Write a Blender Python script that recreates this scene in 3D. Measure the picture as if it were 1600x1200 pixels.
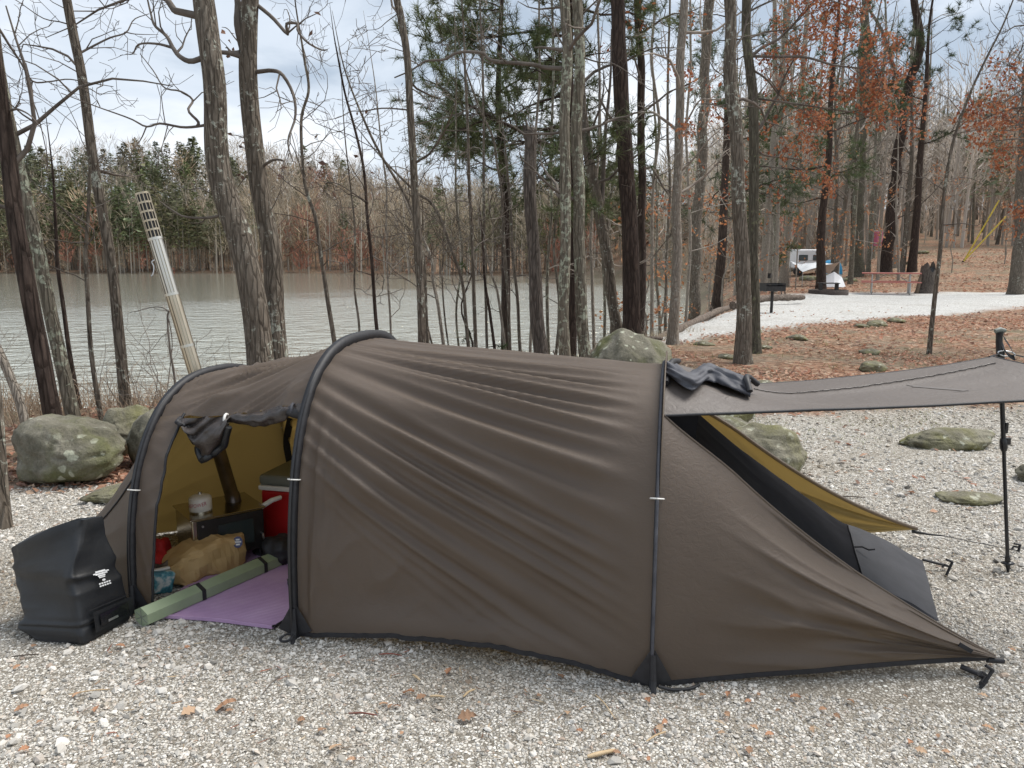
import bpy, bmesh, math, random
import numpy as np
from mathutils import Vector

scene = bpy.context.scene
for o in list(bpy.data.objects):
    bpy.data.objects.remove(o, do_unlink=True)
R = math.radians
rng = np.random.default_rng(11)
random.seed(11)

# ------------------------------------------------------------------ camera
CAM_H, PITCH, FPX = 1.5, R(9.39), 1209.0          # eye height, tilt down, focal length in 1600-px units
cd = bpy.data.cameras.new('camera')
cam = bpy.data.objects.new('camera', cd)
scene.collection.objects.link(cam)
cam.location = (0, 0, CAM_H)
cam.rotation_euler = (R(90) - PITCH, 0, 0)
cd.sensor_width = 36.0
cd.lens = 36.0 * FPX / 1600.0
cd.clip_start = 0.05
cd.clip_end = 3000
scene.camera = cam

# ------------------------------------------------------------------ sky, sun, exposure
SUN_EL, SUN_AZ = R(57), R(68)                      # azimuth measured from +Y towards +X
world = bpy.data.worlds.new('World')
scene.world = world
world.use_nodes = True
wt = world.node_tree
wt.nodes.clear()
w_out = wt.nodes.new('ShaderNodeOutputWorld')
w_bg = wt.nodes.new('ShaderNodeBackground')
w_bg.inputs['Strength'].default_value = 0.1
w_sky = wt.nodes.new('ShaderNodeTexSky')
w_sky.sky_type = 'NISHITA'
w_sky.sun_disc = False
w_sky.sun_elevation = SUN_EL
w_sky.sun_rotation = SUN_AZ
w_sky.air_density = 1.0
w_sky.dust_density = 2.0
w_tc = wt.nodes.new('ShaderNodeTexCoord')
w_map = wt.nodes.new('ShaderNodeMapping')
w_map.inputs['Scale'].default_value = (1.0, 1.0, 2.6)
w_map.inputs['Location'].default_value = (0.35, 0.1, 0.22)
wt.links.new(w_tc.outputs['Generated'], w_map.inputs['Vector'])
w_n = wt.nodes.new('ShaderNodeTexNoise')
w_n.inputs['Scale'].default_value = 3.0
w_n.inputs['Detail'].default_value = 7.0
w_n.inputs['Roughness'].default_value = 0.52
w_n.inputs['Distortion'].default_value = 0.35
wt.links.new(w_map.outputs['Vector'], w_n.inputs['Vector'])
w_r = wt.nodes.new('ShaderNodeValToRGB')
w_r.color_ramp.interpolation = 'EASE'
w_r.color_ramp.elements[0].position = 0.36
w_r.color_ramp.elements[0].color = (0.385, 0.455, 0.545, 1)
w_r.color_ramp.elements[1].position = 0.66
w_r.color_ramp.elements[1].color = (0.81, 0.835, 0.87, 1)
e = w_r.color_ramp.elements.new(0.50)
e.color = (0.60, 0.66, 0.735, 1)
wt.links.new(w_n.outputs['Fac'], w_r.inputs['Fac'])
w_s = wt.nodes.new('ShaderNodeVectorMath')
w_s.operation = 'SCALE'
w_s.inputs['Scale'].default_value = 5.9             # bright overcast cloud, same units as the sky texture
wt.links.new(w_r.outputs['Color'], w_s.inputs[0])
w_m = wt.nodes.new('ShaderNodeMixRGB')
w_m.inputs['Fac'].default_value = 0.92
wt.links.new(w_sky.outputs['Color'], w_m.inputs['Color1'])
wt.links.new(w_s.outputs['Vector'], w_m.inputs['Color2'])
wt.links.new(w_m.outputs['Color'], w_bg.inputs['Color'])
wt.links.new(w_bg.outputs['Background'], w_out.inputs['Surface'])

sd = bpy.data.lights.new('sun', 'SUN')
sun = bpy.data.objects.new('sun', sd)
scene.collection.objects.link(sun)
sd.energy = 2.0
sd.angle = R(32)
sd.color = (1.0, 0.955, 0.89)
sun.location = (0, 0, 40)
sdir = Vector((math.sin(SUN_AZ) * math.cos(SUN_EL), math.cos(SUN_AZ) * math.cos(SUN_EL), math.sin(SUN_EL)))
sun.rotation_euler = sdir.to_track_quat('Z', 'Y').to_euler()

vs = scene.view_settings
vs.view_transform = 'Standard'
vs.look = 'None'
vs.gamma = 1.0
vs.use_curve_mapping = False
vs.exposure = 1.15
scene.render.engine = 'CYCLES'
scene.cycles.max_bounces = 4
scene.cycles.diffuse_bounces = 3
scene.cycles.glossy_bounces = 2
scene.cycles.transmission_bounces = 3
scene.cycles.transparent_max_bounces = 4

# ------------------------------------------------------------------ helpers
CP, SP = math.cos(PITCH), math.sin(PITCH)
def ray(u, v):
    xc, yc = (u - 800) / FPX, (600 - v) / FPX
    return np.array([xc, CP + yc * SP, -SP + yc * CP])
def at(u, v, Y):
    """world point at distance y = Y seen at photo position (u, v)"""
    d = ray(u, v)
    return np.array([0, 0, CAM_H]) + d * (Y / d[1])
def on_ground(u, v, z=0.0):
    d = ray(u, v)
    return np.array([0, 0, CAM_H]) + d * ((CAM_H - z) / -d[2])

def _h(ix, iy, iz):
    n = (ix * 374761393 + iy * 668265263 + iz * 2147483647 + 1274126177) & 0xffffffff
    n = ((n ^ (n >> 13)) * 1274126177) & 0xffffffff
    n = ((n ^ (n >> 16)) * 668265263) & 0xffffffff
    return ((n ^ (n >> 15)) & 0xffff) / 65535.0
def vnoise(x, y, z=0.0):
    """value noise in -1..1"""
    x, y, z = np.broadcast_arrays(np.asarray(x, float), np.asarray(y, float), np.asarray(z, float))
    ix, iy, iz = np.floor(x).astype(np.int64), np.floor(y).astype(np.int64), np.floor(z).astype(np.int64)
    fx, fy, fz = x - ix, y - iy, z - iz
    fx, fy, fz = fx * fx * (3 - 2 * fx), fy * fy * (3 - 2 * fy), fz * fz * (3 - 2 * fz)
    r = 0
    for a in (0, 1):
        for b in (0, 1):
            for c in (0, 1):
                w = (fx if a else 1 - fx) * (fy if b else 1 - fy) * (fz if c else 1 - fz)
                r = r + w * _h(ix + a, iy + b, iz + c)
    return r * 2 - 1
def fbm(x, y, z=0.0, octv=4):
    s, a, f = 0, 0.5, 1.0
    for i in range(octv):
        s = s + a * vnoise(np.asarray(x) * f + i * 17.3, np.asarray(y) * f + i * 9.1, np.asarray(z) * f + i * 4.7)
        a *= 0.5
        f *= 2.03
    return s
def smooth(e0, e1, x):
    t = np.clip((x - e0) / (e1 - e0), 0, 1)
    return t * t * (3 - 2 * t)

col = scene.collection
def tag(o, label=None, cat=None, group=None, kind=None):
    if label: o['label'] = label
    if cat: o['category'] = cat
    if group: o['group'] = group
    if kind: o['kind'] = kind
    return o
def empty(name, loc, label=None, cat=None, group=None, rz=0.0):
    o = bpy.data.objects.new(name, None)
    o.empty_display_size = 0.1
    o.location = loc
    o.rotation_euler = (0, 0, rz)
    col.objects.link(o)
    return tag(o, label, cat, group)
def link(name, me, parent=None, world_space=True):
    o = bpy.data.objects.new(name, me)
    col.objects.link(o)
    if parent is not None:
        o.parent = parent
        if world_space:                 # the mesh is written in world coordinates
            o.matrix_parent_inverse = parent_matrix(parent).inverted()
    return o
def parent_matrix(p):
    from mathutils import Matrix, Euler
    m = Matrix.LocRotScale(p.location, p.rotation_euler, p.scale)
    if p.parent:
        m = parent_matrix(p.parent) @ p.matrix_parent_inverse @ m
    return m

class MB:
    """collects geometry with numpy and writes ONE mesh"""
    def __init__(s):
        s.v, s.f, s.c, s.n, s.m = [], [], [], 0, []
    def add(s, v, f, c=None, mi=0):
        v = np.asarray(v, float).reshape(-1, 3)
        f = np.asarray(f, np.int64)
        s.v.append(v)
        s.f.append(f + s.n)
        s.m.append(np.full(len(f), mi))
        s.c.append(np.broadcast_to(np.asarray(c if c is not None else (1, 1, 1), float), (len(v), 3)))
        s.n += len(v)
        return s
    def tube(s, P, r, k=6, cap=True, c=None, mi=0):
        P = np.asarray(P, float)
        n = len(P)
        r = np.broadcast_to(np.asarray(r, float), (n,))
        T = np.gradient(P, axis=0)
        T /= np.linalg.norm(T, axis=1, keepdims=True) + 1e-12
        md = T.mean(0)
        ref = np.eye(3)[np.argmin(np.abs(md))]
        U = np.cross(T, ref)
        U /= np.linalg.norm(U, axis=1, keepdims=True) + 1e-12
        W = np.cross(T, U)
        a = np.arange(k) * 2 * math.pi / k
        V = P[:, None] + r[:, None, None] * (np.cos(a)[None, :, None] * U[:, None] + np.sin(a)[None, :, None] * W[:, None])
        i = np.arange(n - 1)[:, None] * k
        j = np.arange(k)[None]
        j2 = (j + 1) % k
        F = np.stack([i + j, i + j2, i + k + j2, i + k + j], -1).reshape(-1, 4)
        s.add(V.reshape(-1, 3), F, c, mi)
        if cap:
            for q in (0, n - 1):
                base = s.n
                s.add(np.vstack([V[q], P[q][None]]), np.array([[b, (b + 1) % k, k] for b in range(k)]) if q else
                      np.array([[(b + 1) % k, b, k] for b in range(k)]), c, mi)
        return s
    def grid(s, G, c=None, mi=0, flip=False, closed=False):
        G = np.asarray(G, float)
        a, b = G.shape[:2]
        i = np.arange(a - 1)[:, None] * b
        j = np.arange(b if closed else b - 1)[None]
        j2 = (j + 1) % b
        F = np.stack([i + j, i + j2, i + b + j2, i + b + j], -1).reshape(-1, 4)
        if flip: F = F[:, ::-1]
        return s.add(G.reshape(-1, 3), F, c, mi)
    def box(s, c0, sz, rz=0.0, mi=0, c=None, M=None):
        v = np.array([[x, y, z] for x in (-.5, .5) for y in (-.5, .5) for z in (-.5, .5)]) * np.asarray(sz)
        if M is not None: v = v @ np.asarray(M).T
        if rz:
            ca, sa = math.cos(rz), math.sin(rz)
            v = np.stack([v[:, 0] * ca - v[:, 1] * sa, v[:, 0] * sa + v[:, 1] * ca, v[:, 2]], 1)
        f = [[0, 1, 3, 2], [4, 6, 7, 5], [0, 4, 5, 1], [2, 3, 7, 6], [0, 2, 6, 4], [1, 5, 7, 3]]
        return s.add(v + np.asarray(c0), f, c, mi)
    def mesh(s, name, mats, smooth_=False, color=False):
        me = bpy.data.meshes.new(name)
        V = np.vstack(s.v)
        tot = sum(len(f) for f in s.f)
        loops = np.concatenate([f.reshape(-1) for f in s.f])
        sizes = np.concatenate([np.full(len(f), f.shape[1]) for f in s.f])
        starts = np.concatenate([[0], np.cumsum(sizes)[:-1]])
        me.vertices.add(len(V))
        me.vertices.foreach_set('co', V.astype(np.float32).ravel())
        me.loops.add(len(loops))
        me.loops.foreach_set('vertex_index', loops.astype(np.int32))
        me.polygons.add(tot)
        me.polygons.foreach_set('loop_start', starts.astype(np.int32))
        mi = np.concatenate(s.m)
        if not isinstance(mats, (list, tuple)): mats = [mats]
        for m in mats: me.materials.append(m)
        if mi.any(): me.polygons.foreach_set('material_index', mi.astype(np.int32))
        me.polygons.foreach_set('use_smooth', np.full(tot, bool(smooth_)))
        if color:
            C = np.vstack(s.c)
            at_ = me.color_attributes.new('Col', 'FLOAT_COLOR', 'POINT')
            at_.data.foreach_set('color', np.hstack([C, np.ones((len(C), 1))]).astype(np.float32).ravel())
        me.update(calc_edges=True)
        me.validate()
        return me
    def build(s, name, mats, parent=None, smooth_=False, color=False, world_space=True):
        return link(name, s.mesh(name, mats, smooth_, color), parent, world_space)

def bevel_mesh(me, w, seg=2):
    bm = bmesh.new()
    bm.from_mesh(me)
    bmesh.ops.remove_doubles(bm, verts=bm.verts, dist=1e-5)
    bmesh.ops.bevel(bm, geom=list(bm.edges), offset=w, segments=seg, affect='EDGES', profile=0.5)
    bm.to_mesh(me)
    bm.free()
    return me
def rbox(c0, sz, w, name, mat, parent, rz=0.0, M=None, seg=2, smooth_=False):
    me = MB().box((0, 0, 0), sz, M=None).mesh(name, mat)
    bevel_mesh(me, w, seg)
    v = np.zeros(len(me.vertices) * 3)
    me.vertices.foreach_get('co', v)
    v = v.reshape(-1, 3)
    if M is not None: v = v @ np.asarray(M).T
    if rz:
        ca, sa = math.cos(rz), math.sin(rz)
        v = np.stack([v[:, 0] * ca - v[:, 1] * sa, v[:, 0] * sa + v[:, 1] * ca, v[:, 2]], 1)
    me.vertices.foreach_set('co', (v + np.asarray(c0)).ravel())
    me.update()
    return link(name, me, parent)
def text_mesh(txt, size, ext=0.0):
    cu = bpy.data.curves.new('t', 'FONT')
    cu.body = txt
    cu.size = size
    cu.extrude = ext
    cu.resolution_u = 2
    o = bpy.data.objects.new('t', cu)
    col.objects.link(o)
    dg = bpy.context.evaluated_depsgraph_get()
    me = bpy.data.meshes.new_from_object(o.evaluated_get(dg))
    bpy.data.objects.remove(o, do_unlink=True)
    return me
def rand_curve(P, n):
    """resample a polyline to n points with Catmull-Rom smoothing"""
    P = np.asarray(P, float)
    m = len(P)
    Q = np.vstack([2 * P[0] - P[1], P, 2 * P[-1] - P[-2]])
    t = np.linspace(0, m - 1 - 1e-9, n)
    i = t.astype(int)
    f = (t - i)[:, None]
    a, b, c, d = Q[i], Q[i + 1], Q[i + 2], Q[i + 3]
    return 0.5 * (2 * b + (c - a) * f + (2 * a - 5 * b + 4 * c - d) * f ** 2 + (3 * b - 3 * c + d - a) * f ** 3)
# ------------------------------------------------------------------ materials
class N:
    def __init__(s, name):
        s.m = bpy.data.materials.new(name)
        s.m.use_nodes = True
        s.t = s.m.node_tree
        s.t.nodes.clear()
        s.out = s.t.nodes.new('ShaderNodeOutputMaterial')
    def n(s, typ, **kw):
        nd = s.t.nodes.new('ShaderNode' + typ)
        for k, v in kw.items():
            if k.startswith('_'): setattr(nd, k[1:], v)
            else:
                k2 = k.replace('__', ' ')
                nd.inputs[int(k2[1:]) if k2[0] == 'i' and k2[1:].isdigit() else k2].default_value = v
        return nd
    def l(s, a, b): s.t.links.new(a, b)
    def ramp(s, fac, stops, interp='LINEAR'):
        r = s.n('ValToRGB')
        r.color_ramp.interpolation = interp
        el = r.color_ramp.elements
        el[0].position, el[0].color = stops[0][0], (*stops[0][1], 1)
        el[1].position, el[1].color = stops[-1][0], (*stops[-1][1], 1)
        for p, c in stops[1:-1]:
            q = el.new(p)
            q.color = (*c, 1)
        s.l(fac, r.inputs['Fac'])
        return r.outputs['Color']
    def coord(s, scale=(1, 1, 1), kind='Object'):
        tc = s.n('TexCoord')
        mp = s.n('Mapping')
        mp.inputs['Scale'].default_value = scale
        s.l(tc.outputs[kind], mp.inputs['Vector'])
        return mp.outputs['Vector']
    def noise(s, vec, scale, detail=4, rough=0.55, dist=0.0):
        nd = s.n('TexNoise', Scale=scale, Detail=detail, Roughness=rough, Distortion=dist)
        s.l(vec, nd.inputs['Vector'])
        return nd.outputs['Fac']
    def mix(s, fac, a, b, mode='MIX'):
        m = s.n('MixRGB', _blend_type=mode)
        for x, i in ((fac, 'Fac'), (a, 'Color1'), (b, 'Color2')):
            if hasattr(x, 'is_linked'): s.l(x, m.inputs[i])
            elif isinstance(x, tuple): m.inputs[i].default_value = (*x, 1)
            else: m.inputs[i].default_value = x
        return m.outputs['Color']
    def math(s, op, a, b=0.0):
        m = s.n('Math', _operation=op)
        for x, i in ((a, 0), (b, 1)):
            if hasattr(x, 'is_linked'): s.l(x, m.inputs[i])
            else: m.inputs[i].default_value = x
        return m.outputs[0]
    def bump(s, h, strength=0.5, dist=0.01, prev=None):
        b = s.n('Bump', Strength=strength, Distance=dist)
        s.l(h, b.inputs['Height'])
        if prev is not None: s.l(prev, b.inputs['Normal'])
        return b.outputs['Normal']
    def bsdf(s, base, rough=0.8, normal=None, spec=0.5, metal=0.0, **kw):
        p = s.n('BsdfPrincipled')
        p.inputs['Metallic'].default_value = metal
        p.inputs['Specular IOR Level'].default_value = spec
        for x, i in ((base, 'Base Color'), (rough, 'Roughness'), (normal, 'Normal')):
            if x is None: continue
            if hasattr(x, 'is_linked'): s.l(x, p.inputs[i])
            elif isinstance(x, tuple): p.inputs[i].default_value = (*x, 1)
            else: p.inputs[i].default_value = x
        for k, v in kw.items():
            p.inputs[k.replace('__', ' ')].default_value = v
        s.l(p.outputs[0], s.out.inputs['Surface'])
        return p

def simple(name, stops, scale=20, rough=0.7, bump=0.0, bdist=0.004, stretch=(1, 1, 1), spec=0.5, metal=0.0, detail=4, **kw):
    m = N(name)
    c = m.coord(stretch)
    f = m.noise(c, scale, detail)
    base = m.ramp(f, stops) if len(stops) > 1 else stops[0][1]
    nm = m.bump(m.noise(c, scale * 2.3, 5), bump, bdist) if bump else None
    m.bsdf(base, rough, nm, spec, metal, **kw)
    return m.m

def bark(name, dark, mid, light, lichen=None, lich_amt=0.55, sc=1.0):
    m = N(name)
    c = m.coord((1, 1, 0.16))
    c1 = m.coord((1, 1, 1))
    f1 = m.noise(c, 38 * sc, 5, 0.65, 0.6)
    vo = m.n('TexVoronoi', _feature='DISTANCE_TO_EDGE', Scale=26 * sc)
    wob = m.n('MixRGB', _blend_type='ADD', Fac=0.06)
    nn = m.n('TexNoise', Scale=9.0, Detail=3.0)
    m.l(c, nn.inputs['Vector']); m.l(c, wob.inputs['Color1']); m.l(nn.outputs['Color'], wob.inputs['Color2'])
    m.l(wob.outputs['Color'], vo.inputs['Vector'])
    edge = m.n('MapRange'); edge.inputs['From Max'].default_value = 0.16
    m.l(vo.outputs['Distance'], edge.inputs['Value'])
    base = m.ramp(f1, [(0.28, dark), (0.5, mid), (0.72, light)])
    base = m.mix(m.math('MULTIPLY', m.math('SUBTRACT', 1.0, edge.outputs['Result']), 0.5), base, tuple(x * 0.45 for x in dark))
    big = m.noise(c1, 1.7, 3)
    base = m.mix(m.ramp(big, [(0.3, (0, 0, 0)), (0.75, (0.5, 0.5, 0.5))]), base, mid)
    if lichen:
        lf = m.noise(c1, 16, 5, 0.7, 0.4)
        lg = m.noise(c1, 2.1, 2)
        lm = m.ramp(m.math('ADD', lf, m.math('MULTIPLY', m.math('SUBTRACT', lg, 0.5), 0.45)), [(lich_amt, (0, 0, 0)), (lich_amt + 0.06, (0.85, 0.85, 0.85))])
        base = m.mix(lm, base, lichen)
    h = m.math('ADD', m.math('MULTIPLY', edge.outputs['Result'], 0.8), m.math('MULTIPLY', f1, 0.7))
    nm = m.bump(h, 0.9, 0.018)
    m.bsdf(base, 0.92, nm, 0.15)
    return m.m

M_BARK = bark('bark_grey_brown', (0.068, 0.055, 0.043), (0.160, 0.134, 0.107), (0.289, 0.255, 0.210), (0.458, 0.478, 0.406), 0.60)
M_BARK_L = bark('bark_lichened', (0.084, 0.072, 0.056), (0.190, 0.167, 0.130), (0.321, 0.292, 0.232), (0.412, 0.441, 0.341), 0.555)
M_BARK_D = bark('bark_dark_pine', (0.023, 0.017, 0.014), (0.058, 0.042, 0.035), (0.123, 0.090, 0.072), None, sc=0.7)
M_BARK_P = bark('bark_pale', (0.195, 0.163, 0.134), (0.342, 0.298, 0.247), (0.504, 0.455, 0.390), (0.552, 0.537, 0.471), 0.62, sc=1.6)
M_BARK_W = bark('bark_dead_wood', (0.045, 0.038, 0.033), (0.125, 0.105, 0.09), (0.22, 0.19, 0.165), None, sc=0.9)
M_BARK_M = bark('bark_mossy', (0.05, 0.044, 0.034), (0.12, 0.108, 0.082), (0.20, 0.185, 0.145), (0.19, 0.20, 0.12), 0.60)
M_TWIG = simple('twig_brown', [(0.3, (0.079, 0.065, 0.055)), (0.7, (0.186, 0.159, 0.136))], 6, 0.9, spec=0.2)
M_TWIG_P = simple('twig_pale', [(0.3, (0.218, 0.182, 0.155)), (0.7, (0.428, 0.382, 0.328))], 6, 0.9, spec=0.2)
M_TWIG_R = simple('twig_red_buds', [(0.3, (0.13, 0.055, 0.045)), (0.7, (0.27, 0.10, 0.075))], 9, 0.9, spec=0.2)

def vcol(name, rough=0.85, trans=0.0, spec=0.3, bump=0.0, bscale=150):
    m = N(name)
    a = m.n('Attribute', _attribute_name='Col')
    nm = m.bump(m.noise(m.coord(), bscale, 3), bump, 0.004) if bump else None
    p = m.bsdf(a.outputs['Color'], rough, nm, spec)
    if trans:
        tr = m.n('BsdfTranslucent')
        m.l(a.outputs['Color'], tr.inputs['Color'])
        mx = m.n('MixShader'); mx.inputs[0].default_value = trans
        m.l(p.outputs[0], mx.inputs[1]); m.l(tr.outputs[0], mx.inputs[2])
        m.l(mx.outputs[0], m.out.inputs['Surface'])
    return m.m
M_LEAF = vcol('leaf_colours', 0.75, 0.3)
M_NEEDLE = vcol('pine_needles', 0.6, 0.2)
M_STONE = vcol('gravel_stone', 0.88, 0.0, 0.25, 0.35, 220)
M_FAR = vcol('far_wood_colours', 0.95, 0.12, 0.1)

def rock_mat(name, a, b, c, moss, lichen, moss_amt=0.55):
    m = N(name)
    co = m.coord()
    base = m.ramp(m.noise(co, 4.5, 8, 0.62, 0.3), [(0.3, a), (0.5, b), (0.72, c)])
    mo = m.ramp(m.noise(co, 2.2, 6, 0.6, 0.5), [(moss_amt - 0.08, (0, 0, 0)), (moss_amt + 0.08, (0.8, 0.8, 0.8))])
    base = m.mix(mo, base, moss)
    vo = m.n('TexVoronoi', Scale=11.0, Randomness=1.0)
    wob = m.n('MixRGB', _blend_type='ADD', Fac=0.10)
    nn = m.n('TexNoise', Scale=14.0, Detail=4.0)
    m.l(co, nn.inputs['Vector']); m.l(co, wob.inputs['Color1']); m.l(nn.outputs['Color'], wob.inputs['Color2'])
    m.l(wob.outputs['Color'], vo.inputs['Vector'])
    sp = m.ramp(vo.outputs['Distance'], [(0.20, (0.9, 0.9, 0.9)), (0.30, (0, 0, 0))])
    gate = m.ramp(m.noise(co, 3.3, 3), [(0.43, (0, 0, 0)), (0.54, (1, 1, 1))])
    base = m.mix(m.mix(1.0, sp, gate, 'MULTIPLY'), base, lichen)
    fine = m.noise(co, 60, 6, 0.7)
    base = m.mix(0.35, base, m.ramp(fine, [(0.3, (0.25, 0.25, 0.25)), (0.7, (0.9, 0.9, 0.9))]), 'OVERLAY')
    nm = m.bump(m.noise(co, 7, 9, 0.65), 0.8, 0.05)
    nm = m.bump(fine, 0.5, 0.008, nm)
    m.bsdf(base, 0.92, nm, 0.2)
    return m.m
M_ROCK = rock_mat('boulder_mossy', (0.075, 0.07, 0.05), (0.15, 0.14, 0.108), (0.235, 0.22, 0.18), (0.105, 0.11, 0.045), (0.36, 0.37, 0.29))
M_ROCK2 = rock_mat('boulder_grey_green', (0.095, 0.088, 0.062), (0.18, 0.168, 0.125), (0.27, 0.252, 0.20), (0.15, 0.145, 0.055), (0.38, 0.38, 0.30), 0.52)

# ground: leaf litter, grey gravel pad and pale limestone pad share one material; the mix is a mesh attribute
def ground_mat():
    m = N('ground_cover')
    co = m.coord()
    at_ = m.n('Attribute', _attribute_name='Mask')
    sep = m.n('SeparateColor')
    m.l(at_.outputs['Color'], sep.inputs[0])
    # leaf litter
    v1 = m.n('TexVoronoi', Scale=15.0)
    m.l(co, v1.inputs['Vector'])
    sc = m.n('SeparateColor'); m.l(v1.outputs['Color'], sc.inputs[0])
    leaf = m.ramp(sc.outputs[0], [(0.0, (0.125, 0.069, 0.043)), (0.3, (0.250, 0.131, 0.081)), (0.6, (0.362, 0.206, 0.131)), (0.85, (0.425, 0.275, 0.188)), (1.0, (0.525, 0.413, 0.312))])
    soil = m.ramp(m.noise(co, 9, 6, 0.65), [(0.3, (0.125, 0.098, 0.069)), (0.6, (0.288, 0.231, 0.169)), (0.8, (0.400, 0.350, 0.263))])
    moss = m.ramp(m.noise(co, 0.9, 4), [(0.5, (0, 0, 0)), (0.64, (0.75, 0.75, 0.75))])
    soil = m.mix(moss, soil, m.ramp(m.noise(co, 30, 4), [(0.3, (0.10, 0.10, 0.055)), (0.7, (0.24, 0.23, 0.15))]))
    patch = m.ramp(m.noise(co, 0.75, 5, 0.6, 0.5), [(0.42, (0.15, 0.15, 0.15)), (0.56, (0.9, 0.9, 0.9))])
    litter = m.mix(patch, soil, leaf)
    # grey gravel
    v2 = m.n('TexVoronoi', Scale=78.0); m.l(co, v2.inputs['Vector'])
    s2 = m.n('SeparateColor'); m.l(v2.outputs['Color'], s2.inputs[0])
    g = m.ramp(s2.outputs[0], [(0.0, (0.148, 0.134, 0.113)), (0.25, (0.342, 0.323, 0.284)), (0.55, (0.525, 0.502, 0.451)), (0.85, (0.708, 0.679, 0.628)), (1.0, (0.792, 0.791, 0.741))])
    vr = m.n('TexVoronoi', _feature='DISTANCE_TO_EDGE', Scale=78.0); m.l(co, vr.inputs['Vector'])
    er = m.n('MapRange'); er.inputs['From Max'].default_value = 0.22
    m.l(vr.outputs['Distance'], er.inputs['Value'])
    dirt = m.ramp(m.noise(co, 120, 3), [(0.3, (0.160, 0.139, 0.107)), (0.7, (0.366, 0.323, 0.268))])
    g = m.mix(er.outputs['Result'], dirt, g)
    dpatch = m.ramp(m.noise(co, 1.3, 5, 0.6), [(0.52, (0, 0, 0)), (0.72, (0.62, 0.62, 0.62))])
    g = m.mix(dpatch, g, dirt)
    # pale limestone
    v3 = m.n('TexVoronoi', Scale=34.0); m.l(co, v3.inputs['Vector'])
    s3 = m.n('SeparateColor'); m.l(v3.outputs['Color'], s3.inputs[0])
    w = m.ramp(s3.outputs[0], [(0.0, (0.340, 0.332, 0.306)), (0.4, (0.544, 0.535, 0.510)), (1.0, (0.663, 0.659, 0.637))])
    w = m.mix(m.ramp(m.noise(co, 0.8, 5), [(0.5, (0, 0, 0)), (0.75, (0.383, 0.383, 0.383))]), w, (0.340, 0.306, 0.255))
    c = m.mix(sep.outputs[0], litter, g)
    c = m.mix(sep.outputs[1], c, w)
    c = m.mix(sep.outputs[2], c, soil)
    h = m.math('ADD', m.math('MULTIPLY', er.outputs['Result'], 0.6), m.math('ADD', m.math('MULTIPLY', sc.outputs[1], 0.5), m.math('MULTIPLY', s2.outputs[1], 0.6)))
    nm = m.bump(h, 0.7, 0.012)
    nm = m.bump(m.noise(co, 14, 6, 0.6), 0.6, 0.03, nm)
    m.bsdf(c, 0.95, nm, 0.15)
    return m.m
M_GROUND = ground_mat()

def water_mat():
    m = N('lake_water')
    co = m.coord((0.75, 1.0, 1.0))
    a = m.noise(co, 3.6, 3, 0.55, 0.3)
    b = m.noise(co, 1.0, 2, 0.5)
    # wind: the far left is sheltered under the wooded shore and lies calmer, the open middle is ruffled
    g = m.noise(m.coord(), 0.06, 3, 0.5)
    sx_ = m.n('SeparateXYZ')
    m.l(m.coord(), sx_.inputs[0])
    sh = m.math('SUBTRACT', m.math('SUBTRACT', sx_.outputs[1], 45.0), m.math('MULTIPLY', m.math('ADD', sx_.outputs[0], 25.0), 1.45))
    sh = m.math('ADD', sh, m.math('MULTIPLY', m.math('SUBTRACT', g, 0.5), 70.0))
    st = m.n('MapRange', _interpolation_type='SMOOTHSTEP'); st.inputs['From Min'].default_value = -18.0; st.inputs['From Max'].default_value = 20.0
    st.inputs['To Min'].default_value = 1.0; st.inputs['To Max'].default_value = 0.22
    m.l(sh, st.inputs['Value'])
    bp = m.n('Bump', Distance=0.23)
    m.l(m.math('ADD', m.math('MULTIPLY', a, 0.55), b), bp.inputs['Height'])
    m.l(st.outputs['Result'], bp.inputs['Strength'])
    m.bsdf((0.83, 0.80, 0.65), 0.10, bp.outputs['Normal'], 0.5, 0.82, IOR=1.33)
    return m.m
M_WATER = water_mat()

def fabric(name, base, base2, trans_col, trans, rough=0.5, weave=900, spec=0.45):
    m = N(name)
    co = m.coord()
    c = m.ramp(m.noise(co, 3.0, 4), [(0.3, base), (0.7, base2)])
    wv = m.noise(co, weave, 2)
    crk = m.noise(m.coord((1, 1, 1.6)), 26, 5, 0.62, 1.2)
    nm = m.bump(crk, 0.35, 0.009)
    nm = m.bump(wv, 0.12, 0.001, nm)
    p = m.bsdf(c, rough, nm, spec)
    tr = m.n('BsdfTranslucent'); tr.inputs['Color'].default_value = (*trans_col, 1)
    mx = m.n('MixShader'); mx.inputs[0].default_value = trans
    m.l(p.outputs[0], mx.inputs[1]); m.l(tr.outputs[0], mx.inputs[2])
    m.l(mx.outputs[0], m.out.inputs['Surface'])
    return m.m
M_TENT = fabric('tent_fabric_brown', (0.104, 0.083, 0.069), (0.122, 0.098, 0.082), (0.74, 0.60, 0.34), 0.24, 0.56, spec=0.4)
M_TENT_IN = fabric('tent_lining_mustard', (0.34, 0.255, 0.105), (0.39, 0.30, 0.13), (0.84, 0.70, 0.38), 0.55, 0.6)
M_AWN = fabric('awning_fabric', (0.110, 0.093, 0.083), (0.126, 0.107, 0.096), (0.3, 0.25, 0.18), 0.08, 0.55, spec=0.5)
M_BLACK = simple('black_webbing', [(0.3, (0.010, 0.010, 0.012)), (0.7, (0.022, 0.022, 0.026))], 40, 0.6, 0.2, 0.001)
M_MESH = simple('black_inner_mesh', [(0.3, (0.012, 0.012, 0.014)), (0.7, (0.020, 0.020, 0.023))], 8, 0.95, 0.3, 0.004, spec=0.1)
M_FLOOR = simple('dark_grey_groundsheet', [(0.3, (0.026, 0.027, 0.032)), (0.7, (0.042, 0.043, 0.050))], 8, 0.65, 0.4, 0.006, spec=0.3)
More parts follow.
